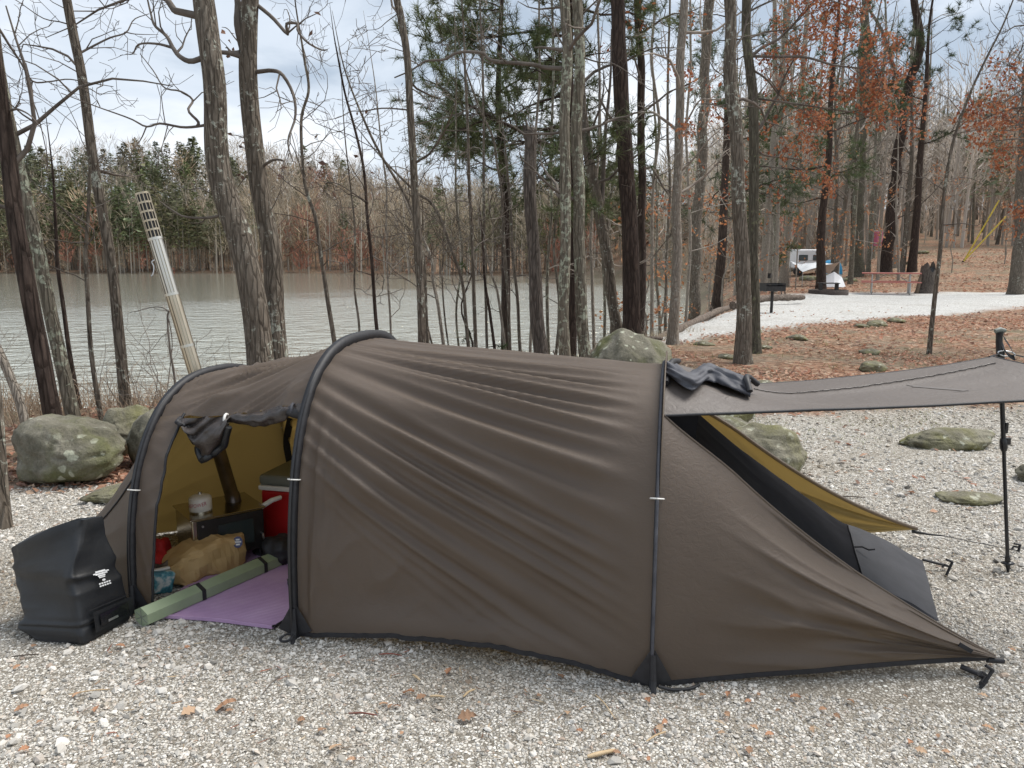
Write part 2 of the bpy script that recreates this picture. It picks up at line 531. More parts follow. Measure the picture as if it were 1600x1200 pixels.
M_ROLL = simple('rolled_grey_fabric', [(0.3, (0.045, 0.046, 0.056)), (0.7, (0.085, 0.087, 0.100))], 14, 0.7, 0.4, 0.008)
M_DOOR = simple('rolled_door_brown', [(0.3, (0.026, 0.020, 0.018)), (0.7, (0.062, 0.050, 0.044))], 14, 0.36, 0.5, 0.012)
M_WHITE = simple('white_plastic', [(0.3, (0.62, 0.61, 0.58)), (0.7, (0.74, 0.73, 0.70))], 8, 0.4)
M_RUB = simple('black_tarpaulin', [(0.3, (0.007, 0.008, 0.010)), (0.7, (0.015, 0.017, 0.020))], 7, 0.45, 0.35, 0.006)
M_RUB2 = simple('black_glossy_window', [(0.3, (0.004, 0.004, 0.006)), (0.7, (0.010, 0.011, 0.013))], 7, 0.16, 0.2, 0.004)
M_RED = simple('red_cooler_plastic', [(0.3, (0.42, 0.012, 0.014)), (0.7, (0.50, 0.020, 0.020))], 6, 0.35, 0.1, 0.001)
M_REDC = simple('red_cloth', [(0.3, (0.36, 0.010, 0.014)), (0.7, (0.50, 0.02, 0.02))], 20, 0.7, 0.4, 0.006)
M_LID = simple('grey_green_lid', [(0.3, (0.13, 0.14, 0.12)), (0.7, (0.18, 0.19, 0.165))], 6, 0.5, 0.1, 0.001)
M_KRAFT = simple('brown_paper', [(0.3, (0.42, 0.275, 0.115)), (0.7, (0.56, 0.385, 0.18))], 7, 0.75, 0.35, 0.006)
M_GREEN = simple('pale_green_foil_mat', [(0.3, (0.23, 0.29, 0.185)), (0.7, (0.30, 0.36, 0.24))], 8, 0.36, 0.2, 0.003)
M_TEAL = simple('teal_print_bag', [(0.40, (0.03, 0.14, 0.19)), (0.5, (0.10, 0.32, 0.38)), (0.6, (0.62, 0.66, 0.64))], 22, 0.45)
M_STEEL = simple('steel_pipe', [(0.3, (0.50, 0.47, 0.40)), (0.7, (0.66, 0.64, 0.58))], 5, 0.34, 0.05, 0.002, (1, 1, 0.15), metal=1.0)
M_BRASS = simple('heat_tinted_pipe', [(0.3, (0.40, 0.33, 0.235)), (0.55, (0.55, 0.48, 0.365)), (0.75, (0.64, 0.60, 0.51))], 3, 0.36, 0.05, 0.002, (3, 3, 0.5), metal=1.0)
M_PIPEIN = simple('sooty_pipe', [(0.3, (0.06, 0.05, 0.045)), (0.7, (0.14, 0.12, 0.11))], 9, 0.35, metal=0.9)
M_STOVE = simple('stove_polished_plate', [(0.3, (0.34, 0.30, 0.22)), (0.7, (0.46, 0.42, 0.33))], 5, 0.22, 0.04, 0.002, metal=1.0)
M_STOVEB = simple('stove_black', [(0.3, (0.010, 0.009, 0.009)), (0.7, (0.020, 0.018, 0.017))], 20, 0.4, 0.1, 0.001)
M_ALU = simple('bare_aluminium', [(0.3, (0.55, 0.56, 0.58)), (0.7, (0.68, 0.69, 0.70))], 30, 0.35, metal=1.0)
M_POLE = simple('black_pole', [(0.3, (0.012, 0.012, 0.014)), (0.7, (0.020, 0.020, 0.022))], 10, 0.3)
M_PRINT = simple('white_print', [(0.35, (0.55, 0.56, 0.57)), (0.65, (0.74, 0.75, 0.76))], 60, 0.6)
M_PRINTG = simple('faint_grey_print', [(0.3, (0.108, 0.093, 0.084)), (0.7, (0.14, 0.125, 0.115))], 90, 0.55, spec=0.5)
M_PRINTR = simple('red_print', [(0.5, (0.42, 0.03, 0.06)), (0.6, (0.45, 0.04, 0.06))], 9, 0.5)
M_NAVY = simple('navy_print', [(0.4, (0.03, 0.04, 0.12)), (0.6, (0.05, 0.06, 0.16))], 9, 0.5)
M_REDTOP = simple('red_painted_plank', [(0.3, (0.34, 0.105, 0.085)), (0.7, (0.44, 0.17, 0.135))], 7, 0.7, 0.3, 0.003, (0.3, 3, 3))
M_GALV = simple('galvanised_tube', [(0.3, (0.36, 0.36, 0.35)), (0.7, (0.48, 0.48, 0.46))], 12, 0.45, metal=0.7)
M_IRON = simple('black_iron', [(0.3, (0.014, 0.013, 0.013)), (0.7, (0.035, 0.032, 0.030))], 18, 0.7, 0.3, 0.004)
M_RUST = simple('rusty_iron', [(0.3, (0.03, 0.024, 0.020)), (0.7, (0.085, 0.062, 0.05))], 12, 0.85, 0.4, 0.006)
M_YELLOW = simple('yellow_plastic', [(0.3, (0.62, 0.48, 0.06)), (0.7, (0.72, 0.58, 0.10))], 5, 0.5)
M_TARPW = simple('white_tarp', [(0.3, (0.70, 0.71, 0.72)), (0.7, (0.80, 0.81, 0.82))], 2, 0.6, 0.2, 0.02)
M_BLUE = simple('blue_tarp', [(0.3, (0.045, 0.30, 0.56)), (0.7, (0.07, 0.40, 0.66))], 2, 0.5, 0.2, 0.02)
M_PINK = simple('pink_cloth', [(0.3, (0.45, 0.12, 0.20)), (0.7, (0.55, 0.17, 0.25))], 3, 0.8)
M_GLASS = simple('dark_window_glass', [(0.3, (0.02, 0.03, 0.03)), (0.7, (0.04, 0.05, 0.05))], 3, 0.1)
M_WOOD = simple('weathered_wood', [(0.3, (0.09, 0.062, 0.042)), (0.7, (0.19, 0.14, 0.10))], 9, 0.9, 0.8, 0.02, (1, 1, 0.15))
M_LOG = simple('fallen_log_bark', [(0.3, (0.06, 0.045, 0.035)), (0.5, (0.13, 0.10, 0.08)), (0.7, (0.22, 0.18, 0.145))], 14, 0.95, 0.9, 0.03)
M_CHIP = simple('pale_wood_chip', [(0.3, (0.42, 0.30, 0.17)), (0.7, (0.56, 0.43, 0.27))], 30, 0.8, 0.3, 0.002)
M_GRASS = vcol('dry_grass', 0.8, 0.2)

def purple_mat():
    m = N('purple_foam_mat')
    co = m.coord()
    c = m.ramp(m.noise(co, 5, 4), [(0.3, (0.40, 0.25, 0.42)), (0.7, (0.49, 0.33, 0.50))])
    scuff = m.ramp(m.noise(m.coord((1, 3, 1)), 7, 6, 0.7), [(0.60, (0, 0, 0)), (0.72, (0.55, 0.55, 0.55))])
    c = m.mix(scuff, c, (0.48, 0.36, 0.42))
    nm = m.bump(m.noise(co, 160, 3), 0.3, 0.002)
    m.bsdf(c, 0.7, nm, 0.3)
    return m.m
M_PURPLE = purple_mat()
# ------------------------------------------------------------------ terrain and lake
WATER_Z = -1.8
LAKE = np.array([(-420, 30), (-120, 14), (-25, 10), (-12, 11), (-7, 11.4), (-3, 12.4), (-.6, 14), (1.2, 17.2), (3, 21.5), (6.3, 30),
                 (8.8, 38), (12, 50), (17, 72), (21, 100), (17, 122), (2, 131), (-16, 140), (-40, 152), (-75, 148), (-120, 150), (-200, 170), (-420, 210)], float)
def lake_sd(x, y):
    p = np.stack([x, y], -1)
    d = np.full(x.shape, 1e9)
    ins = np.zeros(x.shape, bool)
    for i in range(len(LAKE)):
        a, b = LAKE[i], LAKE[(i + 1) % len(LAKE)]
        ab = b - a
        t = np.clip(((p - a) @ ab) / (ab @ ab), 0, 1)
        q = a + t[..., None] * ab
        d = np.minimum(d, np.hypot(p[..., 0] - q[..., 0], p[..., 1] - q[..., 1]))
        c = (a[1] > y) != (b[1] > y)
        xi = a[0] + (y - a[1]) / (b[1] - a[1] + 1e-12) * ab[0]
        ins ^= c & (x < xi)
    return np.where(ins, d, -d)
def terrain(x, y):
    x, y = np.asarray(x, float), np.asarray(y, float)
    sdv = lake_sd(x, y) + 0.5 * fbm(x * 0.7, y * 0.7)
    near = smooth(4.5, 7.5, np.hypot(x * 0.8, y - 2))
    h = 0.10 * fbm(x * 0.35, y * 0.35, 3.1) * near + 0.012 * fbm(x * 2.4, y * 2.4, 1.3)
    h = h + 0.085 * np.clip(y - 33.5, 0, 75) * smooth(15, 31, x) + 0.03 * np.clip(y - 62, 0, 200) * smooth(5, 12, x)
    far = smooth(115, 200, y) * smooth(30, 0, x)
    h = h - 1.35 * smooth(95, 125, y) * smooth(28, 14, x) + 6 * smooth(165, 240, y) * smooth(40, 0, x) + 11 * smooth(155, 205, y + .12 * x) * smooth(-15, -75, x) + 0.035 * np.clip(y - 165, 0, 300)
    B = 3.0 + 1.4 * smooth(0.5, -3, x)
    t = np.clip((sdv + B) / B, 0, 1)
    z = h + (WATER_Z - 0.05 - h) * t ** 1.35
    return np.where(sdv > 0, WATER_Z - 0.05 - np.minimum(1.8, sdv * 0.35), z)
def tz(x, y): return float(terrain(np.array([x]), np.array([y]))[0])

def gp(u, v):
    """first point of the terrain seen at photo position (u, v)"""
    d = ray(u, v)
    t = np.concatenate([np.arange(2, 60, .05), np.arange(60, 200, .5)])
    P = np.array([0, 0, CAM_H]) + d[None] * t[:, None]
    hit = P[:, 2] <= terrain(P[:, 0], P[:, 1])
    p = P[int(np.argmax(hit))]
    return np.array([p[0], p[1], tz(p[0], p[1])])
def graded(lo, c0, c1, hi, step, gr):
    mid = list(np.arange(c0, c1, step))
    r, s = [], step
    p = c1
    while p < hi:
        r.append(p); s = min(s * gr, 12); p += s
    l, s, p = [], step, c0 - step
    while p > lo:
        l.append(p); s = min(s * gr, 12); p -= s
    return np.array(l[::-1] + mid + r)
gx = graded(-420, -2.9, 3.1, 330, 0.075, 1.055)
gy = graded(-30, 1.7, 7.5, 480, 0.075, 1.045)
X, Y = np.meshgrid(gx, gy)
Z = terrain(X, Y)
PAD = np.array([(1.5, 13.6), (3.1, 13.3), (4.6, 14.9), (8.6, 18.6), (15, 22.9), (45, 30), (45, 37), (22, 33.4), (13.4, 32.4), (8.9, 28.2), (5.2, 22), (2.9, 17.6)], float)
def poly_sd(x, y, PL):
    global LAKE
    keep, LAKE = LAKE, PL
    r = lake_sd(x, y)
    LAKE = keep
    return r
def gravel_edge(x):
    return np.interp(x, [-30, -4, -2.5, -1, .5, 2, 4, 8, 30], [4.2, 4.55, 4.95, 5.8, 6.4, 7.0, 7.7, 8.1, 9.5])
def masks(x, y):
    e = y - gravel_edge(x) - 0.55 * fbm(x * 1.3, y * 1.3, 7.7)
    g = smooth(0.3, -0.3, e)
    w = smooth(-0.25, 0.35, poly_sd(x, y, PAD) + 0.9 * fbm(x * 0.8, y * 0.8, 2.2))
    sdv = lake_sd(x, y)
    b = smooth(-2.6, -0.6, sdv) * (1 - w)
    return g, w, b
GM, WM, BM = masks(X, Y)
a_, b_ = X.shape
idx = np.arange(a_ * b_).reshape(a_, b_)
F = np.stack([idx[:-1, :-1], idx[:-1, 1:], idx[1:, 1:], idx[1:, :-1]], -1).reshape(-1, 4)
Vt = np.stack([X, Y, Z], -1).reshape(-1, 3)
mk = np.stack([GM, WM, BM], -1).reshape(-1, 3)
fm = mk[F].mean(1)
cls = np.where(fm[:, 1] > 0.5, 2, np.where(fm[:, 0] > 0.5, 1, 0))
for k, nm in ((0, 'ground'), (1, 'gravel_pad'), (2, 'gravel_clearing')):
    fs = F[cls == k]
    uq, inv = np.unique(fs, return_inverse=True)
    mb = MB().add(Vt[uq], inv.reshape(-1, 4), mk[uq])
    me = mb.mesh(nm, M_GROUND, True)
    at_ = me.color_attributes.new('Mask', 'FLOAT_COLOR', 'POINT')
    at_.data.foreach_set('color', np.hstack([mk[uq], np.ones((len(uq), 1))]).astype(np.float32).ravel())
    tag(link(nm, me), kind='structure',
        label=['leaf strewn woodland ground sloping to the lake', 'grey crushed stone pad under the tent', 'pale limestone gravel clearing by the picnic table'][k])
lk = MB().add([(-500, 5, WATER_Z), (60, 5, WATER_Z), (60, 400, WATER_Z), (-500, 400, WATER_Z)], [[0, 1, 2, 3]]).build('lake', M_WATER)
tag(lk, 'calm olive brown lake reflecting the overcast sky', kind='structure')
# ------------------------------------------------------------------ trees
def unit(v): return v / (np.linalg.norm(v) + 1e-12)
def perp_dir(d, ang, rs):
    """direction at angle ang from d, random roll"""
    a = unit(np.cross(d, rs.normal(size=3)))
    return unit(d * math.cos(ang) + a * math.sin(ang))
def limb_children(mb, P, r, lev, maxlev, rs, o, tips, L):
    n = max(1, int(o['dens'][lev] * L * rs.uniform(0.75, 1.25)))
    m = len(P)
    for _ in range(n):
        t = rs.uniform(0.22, 1.0) ** 0.85
        i = min(m - 2, int(t * (m - 1)))
        f = t * (m - 1) - i
        p = P[i] * (1 - f) + P[i + 1] * f
        d = unit(P[i + 1] - P[i])
        nd = perp_dir(d, R(rs.uniform(28, 68)), rs)
        nd = unit(nd + np.array([0, 0, o['up'] * 0.5]))
        rr = (r[i] * (1 - f) + r[i + 1] * f) * rs.uniform(0.45, 0.72)
        grow(mb, p, nd, L * rs.uniform(0.28, 0.58) * (1.15 - 0.5 * t), max(rr, o['rmin'] * 1.1), lev + 1, maxlev, rs, o, tips)
def grow(mb, p, d, L, r0, lev, maxlev, rs, o, tips):
    n = 7 if lev <= 1 else (5 if lev == 2 else 4)
    P = [p]
    dd = d
    ck = o['crook'] * (1.0 if lev < 3 else 1.3)
    for i in range(n - 1):
        dd = unit(dd + rs.normal(size=3) * ck + np.array([0, 0, o['up'] * 0.25]))
        P.append(P[-1] + dd * L / (n - 1) * rs.uniform(0.75, 1.25))
    P = np.array(P)
    r = np.linspace(r0, max(o['rmin'], r0 * 0.22), n)
    mb.tube(P, r, 5 if r0 > 0.02 else 3, cap=False)
    tips.append((P[-1], dd, lev, L))
    if lev >= 2: tips.append((P[n // 2], dd, lev, L))
    if lev < maxlev:
        limb_children(mb, P, r, lev, maxlev, rs, o, tips, L)
def trunk_mesh(P, r, k=14, seed=0, flare=0.5):
    """tapered trunk with root flare and uneven girth"""
    rs = np.random.default_rng(seed)
    P = np.asarray(P, float)
    n = len(P)
    r = np.asarray(r, float)
    z = P[:, 2] - P[0, 2]
    T = np.gradient(P, axis=0); T /= np.linalg.norm(T, axis=1, keepdims=True)
    U = unit(np.array([1., 0, 0])) - T * T[:, :1]
    U /= np.linalg.norm(U, axis=1, keepdims=True)
    W = np.cross(T, U)
    a = np.arange(k) * 2 * math.pi / k
    ph = rs.uniform(0, 6.28)
    fl = 1 + flare * np.exp(-z / (2.2 * r[0] + 0.04))[:, None] * (0.75 + 0.35 * np.cos(4 * a + ph)[None])
    ns = 1 + 0.07 * vnoise(np.cos(a)[None] * 1.5 + seed * 3.3, np.sin(a)[None] * 1.5, z[:, None] * 2.2)
    rr = r[:, None] * fl * ns
    G = P[:, None] + rr[..., None] * (np.cos(a)[None, :, None] * U[:, None] + np.sin(a)[None, :, None] * W[:, None])
    mb = MB().grid(G, closed=True)
    top = np.vstack([G[-1], P[-1][None]])
    mb.add(top, np.array([[b, (b + 1) % k, k] for b in range(k)]))
    return mb
OPT = dict(dens=[2.2, 4.2, 8.0, 0], up=0.12, crook=0.26, rmin=0.0022)
def leaf_cards(mb, pos, size, colors, rs, droop=0.3, n=1):
    """folded leaf blades (two tilted triangles pairs each)"""
    pos = np.repeat(np.asarray(pos, float), n, 0)
    m = len(pos)
    if m == 0: return
    pos = pos + rs.normal(size=(m, 3)) * size * 0.9
    d = rs.normal(size=(m, 3)); d[:, 2] -= droop
    d /= np.linalg.norm(d, axis=1, keepdims=True)
    u = np.cross(d, rs.normal(size=(m, 3))); u /= np.linalg.norm(u, axis=1, keepdims=True)
    w = np.cross(d, u)
    s = size * rs.uniform(0.6, 1.3, (m, 1))
    V = np.stack([pos, pos + d * s * 0.5 + u * s * 0.3 + w * s * 0.12, pos + d * s, pos + d * s * 0.5 - u * s * 0.3 + w * s * 0.12], 1)
    c = np.asarray(colors)[rs.integers(0, len(colors), m)] * rs.uniform(0.75, 1.2, (m, 1))
    i = np.arange(m)[:, None] * 4
    Fq = np.concatenate([i + [0, 1, 2], i + [0, 2, 3]])
    mb.add(V.reshape(-1, 3), Fq, np.repeat(c, 4, 0))
RUSSET = [(0.33, 0.115, 0.052), (0.40, 0.165, 0.08), (0.27, 0.085, 0.045), (0.45, 0.215, 0.115)]
DRYBR = [(0.12, 0.07, 0.05), (0.17, 0.09, 0.06), (0.09, 0.055, 0.045)]
def needle_tufts(mb, tips, rs, length=0.15, n=14, col_=(0.055, 0.085, 0.030), width=0.009):
    P = np.array([t[0] for t in tips]); D = np.array([t[1] for t in tips])
    m = len(P)
    P = np.repeat(P, n, 0); D = np.repeat(D, n, 0)
    d = D * 0.55 + rs.normal(size=P.shape) * 0.62 + np.array([0, 0, 0.12])
    d /= np.linalg.norm(d, axis=1, keepdims=True)
    P = P + D * rs.uniform(-0.10, 0.06, (len(P), 1))
    u = np.cross(d, rs.normal(size=P.shape)); u /= np.linalg.norm(u, axis=1, keepdims=True)
    L = length * rs.uniform(0.6, 1.2, (len(P), 1))
    V = np.stack([P - u * width * .5, P + u * width * .5, P + d * L], 1)
    c = np.repeat(np.asarray(col_)[None] * rs.uniform(0.55, 1.45, (m, 1)) * (1 + rs.normal(size=(m, 3)) * 0.06), n * 3, 0)
    i = np.arange(len(P))[:, None] * 3
    mb.add(V.reshape(-1, 3), i + [0, 1, 2], c)

def hero(name, label, px, Yd, r_bot, r_top, mat, extra=5.0, hb=1.6, nb=14, bl=(0.8, 1.9), limbs=(), seed=1, group=None, twig=None,
         maxlev=3, cat='tree', broken=False, leaves=None, base_y=None, opt=None, side=0.0, lean=0.0):
    """px: photo positions of the trunk's centre line from low to high; Yd: distance of the tree in metres"""
    rs = np.random.default_rng(seed)
    r_bot, r_top = r_bot * .9, r_top * .9
    o = dict(OPT); o.update(opt or {})
    W = np.array([at(u, v, Yd) for u, v in px])
    d0 = unit(W[0] - W[1]); d0 = d0 / max(0.3, -d0[2])
    gz = tz(W[0, 0], Yd)
    if W[0, 2] > gz - 0.06:
        k = (W[0, 2] - gz + 0.08)
        W = np.vstack([W[0] + d0 * k, W])
    if extra > 0:
        d1 = unit(W[-1] - W[-2])
        up_ = unit(d1 * 1.0 + np.array([0, 0, 0.25]))
        W = np.vstack([W, W[-1] + up_ * extra * 0.5, W[-1] + up_ * extra * 0.5 + unit(up_ + np.array([rs.normal() * .08, rs.normal() * .08, .2])) * extra * 0.5])
    W[:, 1] += lean * (W[:, 2] - W[0, 2])
    n = max(16, int(6 * len(W)))
    P = rand_curve(W, n)
    P += (np.stack([vnoise(P[:, 2] * 1.3, seed, 1), vnoise(P[:, 2] * 1.3, seed, 9), np.zeros(n)], 1) * r_bot * 0.35)
    zs = P[:, 2] - P[0, 2]
    zt = zs / (W[-3, 2] - P[0, 2] if extra > 0 else zs[-1])
    r = np.where(zt <= 1, r_bot + (r_top - r_bot) * zt, r_top * np.clip(1 - (zt - 1) / (zt[-1] - 1 + 1e-6) * 0.85, 0.12, 1)) if extra > 0 else r_bot + (r_top - r_bot) * zt
    root = empty(name, (P[0, 0], P[0, 1], gz), label, cat, group)
    trunk_mesh(P, r, 12 if r_bot > 0.05 else 8, seed, 0.45 if r_bot > 0.06 else 0.25).build('trunk', mat, root, True)
    mb, tips, prev = MB(), [], []
    for L in limbs:
        pts, rl, dy = L[0], L[1], L[2]
        Wl = np.array([at(u, v, Yd) for u, v in pts])
        m = len(Wl)
        Wl[:, 1] += np.linspace(0, dy, m) + rs.normal(size=m) * 0.03
        cand = np.vstack([P] + prev)                       # root the limb on the trunk or an earlier limb
        j = int(np.argmin(np.hypot(cand[:, 0] - Wl[0, 0], cand[:, 2] - Wl[0, 2])))
        Wl[:, 1] += cand[j, 1] - Wl[0, 1]
        if np.linalg.norm(cand[j] - Wl[0]) > .01: Wl = np.vstack([cand[j], Wl]); m += 1
        Wl = rand_curve(Wl, m * 3)
        prev.append(Wl)
        rr = np.linspace(rl, max(o['rmin'], rl * 0.25), len(Wl))
        mb.tube(Wl, rr, 7, cap=True)
        Ll = np.linalg.norm(np.diff(Wl, axis=0), axis=1).sum()
        o2 = dict(o); o2['dens'] = [x * (L[3] if len(L) > 3 else 1.0) for x in o['dens']]
        limb_children(mb, Wl, rr, 1, maxlev, rs, o2, tips, min(Ll, 1.6))
        tips.append((Wl[-1], unit(Wl[-1] - Wl[-2]), 1, Ll))
    if nb:
        zz = np.linspace(hb, zs[-1] * 0.97, nb) + rs.uniform(-.15, .15, nb)
        for z in zz:
            i = min(n - 2, max(1, int(np.searchsorted(zs, z))))
            az = rs.uniform(0, 2 * math.pi)
            d = unit(np.array([math.cos(az) + side, math.sin(az) * 0.8, rs.uniform(0.1, 0.9)]))
            Lb = rs.uniform(*bl) * (1.2 - 0.5 * z / zs[-1])
            grow(mb, P[i], d, Lb, min(r[i] * 0.42, 0.010 + 0.012 * Lb), 1, maxlev, rs, o, tips)
    if mb.v:
        mb.build('crown', twig or M_TWIG, root, True)
    if leaves:
        lb = MB()
        sel = [t for t in tips if t[2] >= leaves.get('lev', 2)]
        rs.shuffle(sel)
        pos = [t[0] for t in sel[:leaves['max']]]
        leaf_cards(lb, pos, leaves['size'], leaves['cols'], rs, 0.4, leaves.get('n', 1))
        lb.build('leaves', M_LEAF, root, False, True)
    return root, P, r, tips

# left bank, beside the lake
hero('bare_tree', 'thick lichened grey trunk behind the tent, tilting left, nearest of the pair', [(402, 585), (385, 450), (352, 300), (333, 150), (313, 0)], 7.0, .142, .098, M_BARK, 5.5, 3.4, 9, (1.0, 2.2), [
    ([(302, 97), (279, 87), (261, 69), (243, 45), (222, 27), (204, 0), (190, -40)], .026, .5, 1.2),
    ([(261, 69), (228, 58), (192, 55), (171, 64), (150, 60)], .013, .3),
    ([(314, 197), (288, 200), (264, 198), (246, 204), (222, 192), (180, 177), (144, 163)], .014, -.4),
    ([(310, 190), (291, 171), (288, 150), (267, 135), (234, 126), (210, 96), (186, 66)], .014, .4),
    ([(335, 339), (288, 339), (261, 327), (234, 312)], .016, .2, .5),
    ([(335, 305), (320, 296), (300, 298), (288, 290)], .008, -.2, .5),
    ([(246, 204), (236, 222), (230, 240), (214, 256)], .006, .1)], seed=3)
hero('bare_tree', 'grey brown forked trunk behind the tent, right of the thicker one', [(437, 580), (425, 450), (408, 300), (393, 150), (391, 60), (392, 0), (396, -60)], 7.6, .118, .084, M_BARK, 4.5, 3.2, 0, (1.0, 2.2), [
    ([(391, 105), (382, 80), (374, 40), (369, 0), (360, -60), (352, -140)], .060, .15, .5),
    ([(398, 112), (429, 114), (450, 124), (468, 156), (474, 192), (468, 230), (480, 262)], .024, -.5),
    ([(395, 2), (402, 8), (432, 34), (457, 61), (458, 48), (477, 50), (485, 69), (500, 87), (521, 99), (535, 104)], .022, -.6, .7),
    ([(406, 262), (432, 252), (450, 255), (452, 272)], .02, -.3, .5),
    ([(388, 92), (364, 87), (344, 92), (336, 96)], .03, -.3, .4),
    ([(400, 265), (386, 268), (366, 276), (352, 290)], .012, .3),
    ([(385, 75), (366, 60), (352, 42), (336, 34)], .01, .2),
    ([(396, 226), (380, 215), (362, 208), (350, 206)], .009, .2),
    ([(420, 330), (430, 322), (442, 300), (452, 290)], .006, -.3)], seed=4, leaves=dict(max=26, size=.075, cols=DRYBR, lev=2))
hero('pine_tree', 'dark almost black pine trunk at the left edge, leaning left', [(92, 668), (70, 560), (46, 450), (22, 330), (4, 200), (-14, 60)], 6.3, .076, .062, M_BARK_D, 6.0, 2.2, 6, (.7, 1.6), [
    ([(20, 171), (39, 174), (66, 186), (99, 211)], .012, -.3)], seed=5)
hero('bare_tree', 'slim grey trunk touching the dark pine at the left edge', [(117, 655), (92, 560), (72, 470), (50, 360), (22, 235), (2, 120), (-12, 20)], 6.7, .064, .05, M_BARK_L, 5.0, 1.7, 10, (.7, 1.5), [
    ([(-4, 40), (4, 68), (12, 90), (24, 117), (48, 117), (72, 110), (102, 115), (141, 120)], .012, .3),
    ([(24, 117), (22, 140), (30, 175), (44, 240), (40, 260)], .007, .1)], seed=6)
hero('bare_tree', 'straight slender tree by the water, just right of the leaning pair', [(201, 650), (190, 560), (176, 440), (158, 330), (143, 240), (125, 120), (104, 0)], 7.2, .056, .042, M_BARK, 5.0, 2.2, 9, (.7, 1.5), [
    ([(122, 84), (132, 72), (156, 51), (177, 39), (180, 12), (195, -4)], .013, .4),
    ([(177, 39), (190, 40), (215, 34)], .008, .2),
    ([(120, 42), (98, 36), (74, 32), (48, 12), (26, 2)], .008, -.3),
    ([(145, 270), (160, 262), (172, 250), (190, 250)], .006, -.2),
    ([(180, 425), (196, 424), (204, 402)], .006, -.4)], seed=7)
hero('sapling', 'thin crooked stem between the leaning trunks and the slender lakeside tree', [(157, 652), (148, 600), (140, 540), (136, 470), (133, 400), (137, 340), (139, 290)], 6.9, .026, .016, M_BARK, .8, 1.3, 8, (.5, 1.1), [
    ([(134, 385), (150, 360), (118, 330), (104, 318)], .010, -.2)], seed=8)
hero('sapling', 'thin dark stem half hidden by the leaning grey trunk at left', [(124, 640), (112, 570), (100, 480), (91, 420), (88, 370)], 7.6, .028, .018, M_BARK_D, 1.2, 1.5, 7, (.5, 1.1), seed=9)
hero('bare_tree', 'pale bent trunk leaning out of the left edge above the boulder', [(42, 672), (30, 625), (14, 580), (-4, 540), (-24, 500)], 6.1, .043, .036, M_BARK_P, 3.0, .9, 8, (.6, 1.2), seed=10)
hero('bare_tree', 'cut off trunk base at the far left edge beside the black bag', [(10, 838), (0, 760), (-8, 690), (-16, 600)], 4.15, .058, .05, M_BARK, 5.0, 2.4, 9, (.7, 1.5), seed=11)
hero('sapling', 'dead forked stick standing just left of the steel chimney', [(276, 640), (273, 590), (266, 545), (262, 500), (264, 485)], 6.0, .011, .008, M_TWIG, 0.0, .5, 2, (.2, .5), [
    ([(263, 486), (248, 481), (232, 481), (210, 486), (196, 490)], .005, .1),
    ([(264, 500), (266, 540), (266, 600), (270, 640)], .005, -.1)], seed=12, maxlev=2)
# shore trees in the middle
hero('sapling', 'thin leaning stem over the water right of the forked trunk', [(527, 556), (514, 480), (500, 400), (492, 340), (476, 285), (471, 190), (482, 140), (474, 90)], 9.6, .037, .016, M_BARK, 1.2, 1.6, 14, (.6, 1.3), [
    ([(472, 270), (466, 240), (455, 222), (440, 230)], .009, -.3)], seed=13, opt=dict(up=.2))
hero('sapling', 'slender dark stem rising left of the middle tent hoop', [(592, 545), (583, 430), (574, 340), (571, 290), (566, 250), (553, 195), (540, 150), (532, 112)], 10.2, .034, .014, M_BARK_D, .8, 1.8, 12, (.6, 1.4), [
    ([(574, 316), (556, 304), (530, 288), (505, 284), (478, 268)], .010, -.3)], seed=14, leaves=dict(max=16, size=.08, cols=DRYBR, lev=2), opt=dict(up=.2))
hero('bare_tree', 'straight slim trunk rising over the middle of the tent roof', [(661, 560), (656, 430), (650, 300), (643, 180), (637, 90), (625, 15), (618, -20)], 9.2, .055, .043, M_BARK, 4.5, 2.6, 9, (.7, 1.5), [
    ([(640, 172), (600, 169), (565, 172), (545, 171), (525, 182), (490, 185)], .011, .2),
    ([(635, 82), (610, 76), (596, 75)], .008, -.2),
    ([(642, 138), (660, 150), (672, 165), (674, 182)], .010, -.2),
    ([(637, 92), (652, 98), (658, 106)], .012, .1),
    ([(624, 20), (604, 30), (585, 40), (552, 36)], .008, .3),
    ([(650, 300), (662, 270), (690, 240), (706, 230)], .008, .3)], seed=15)
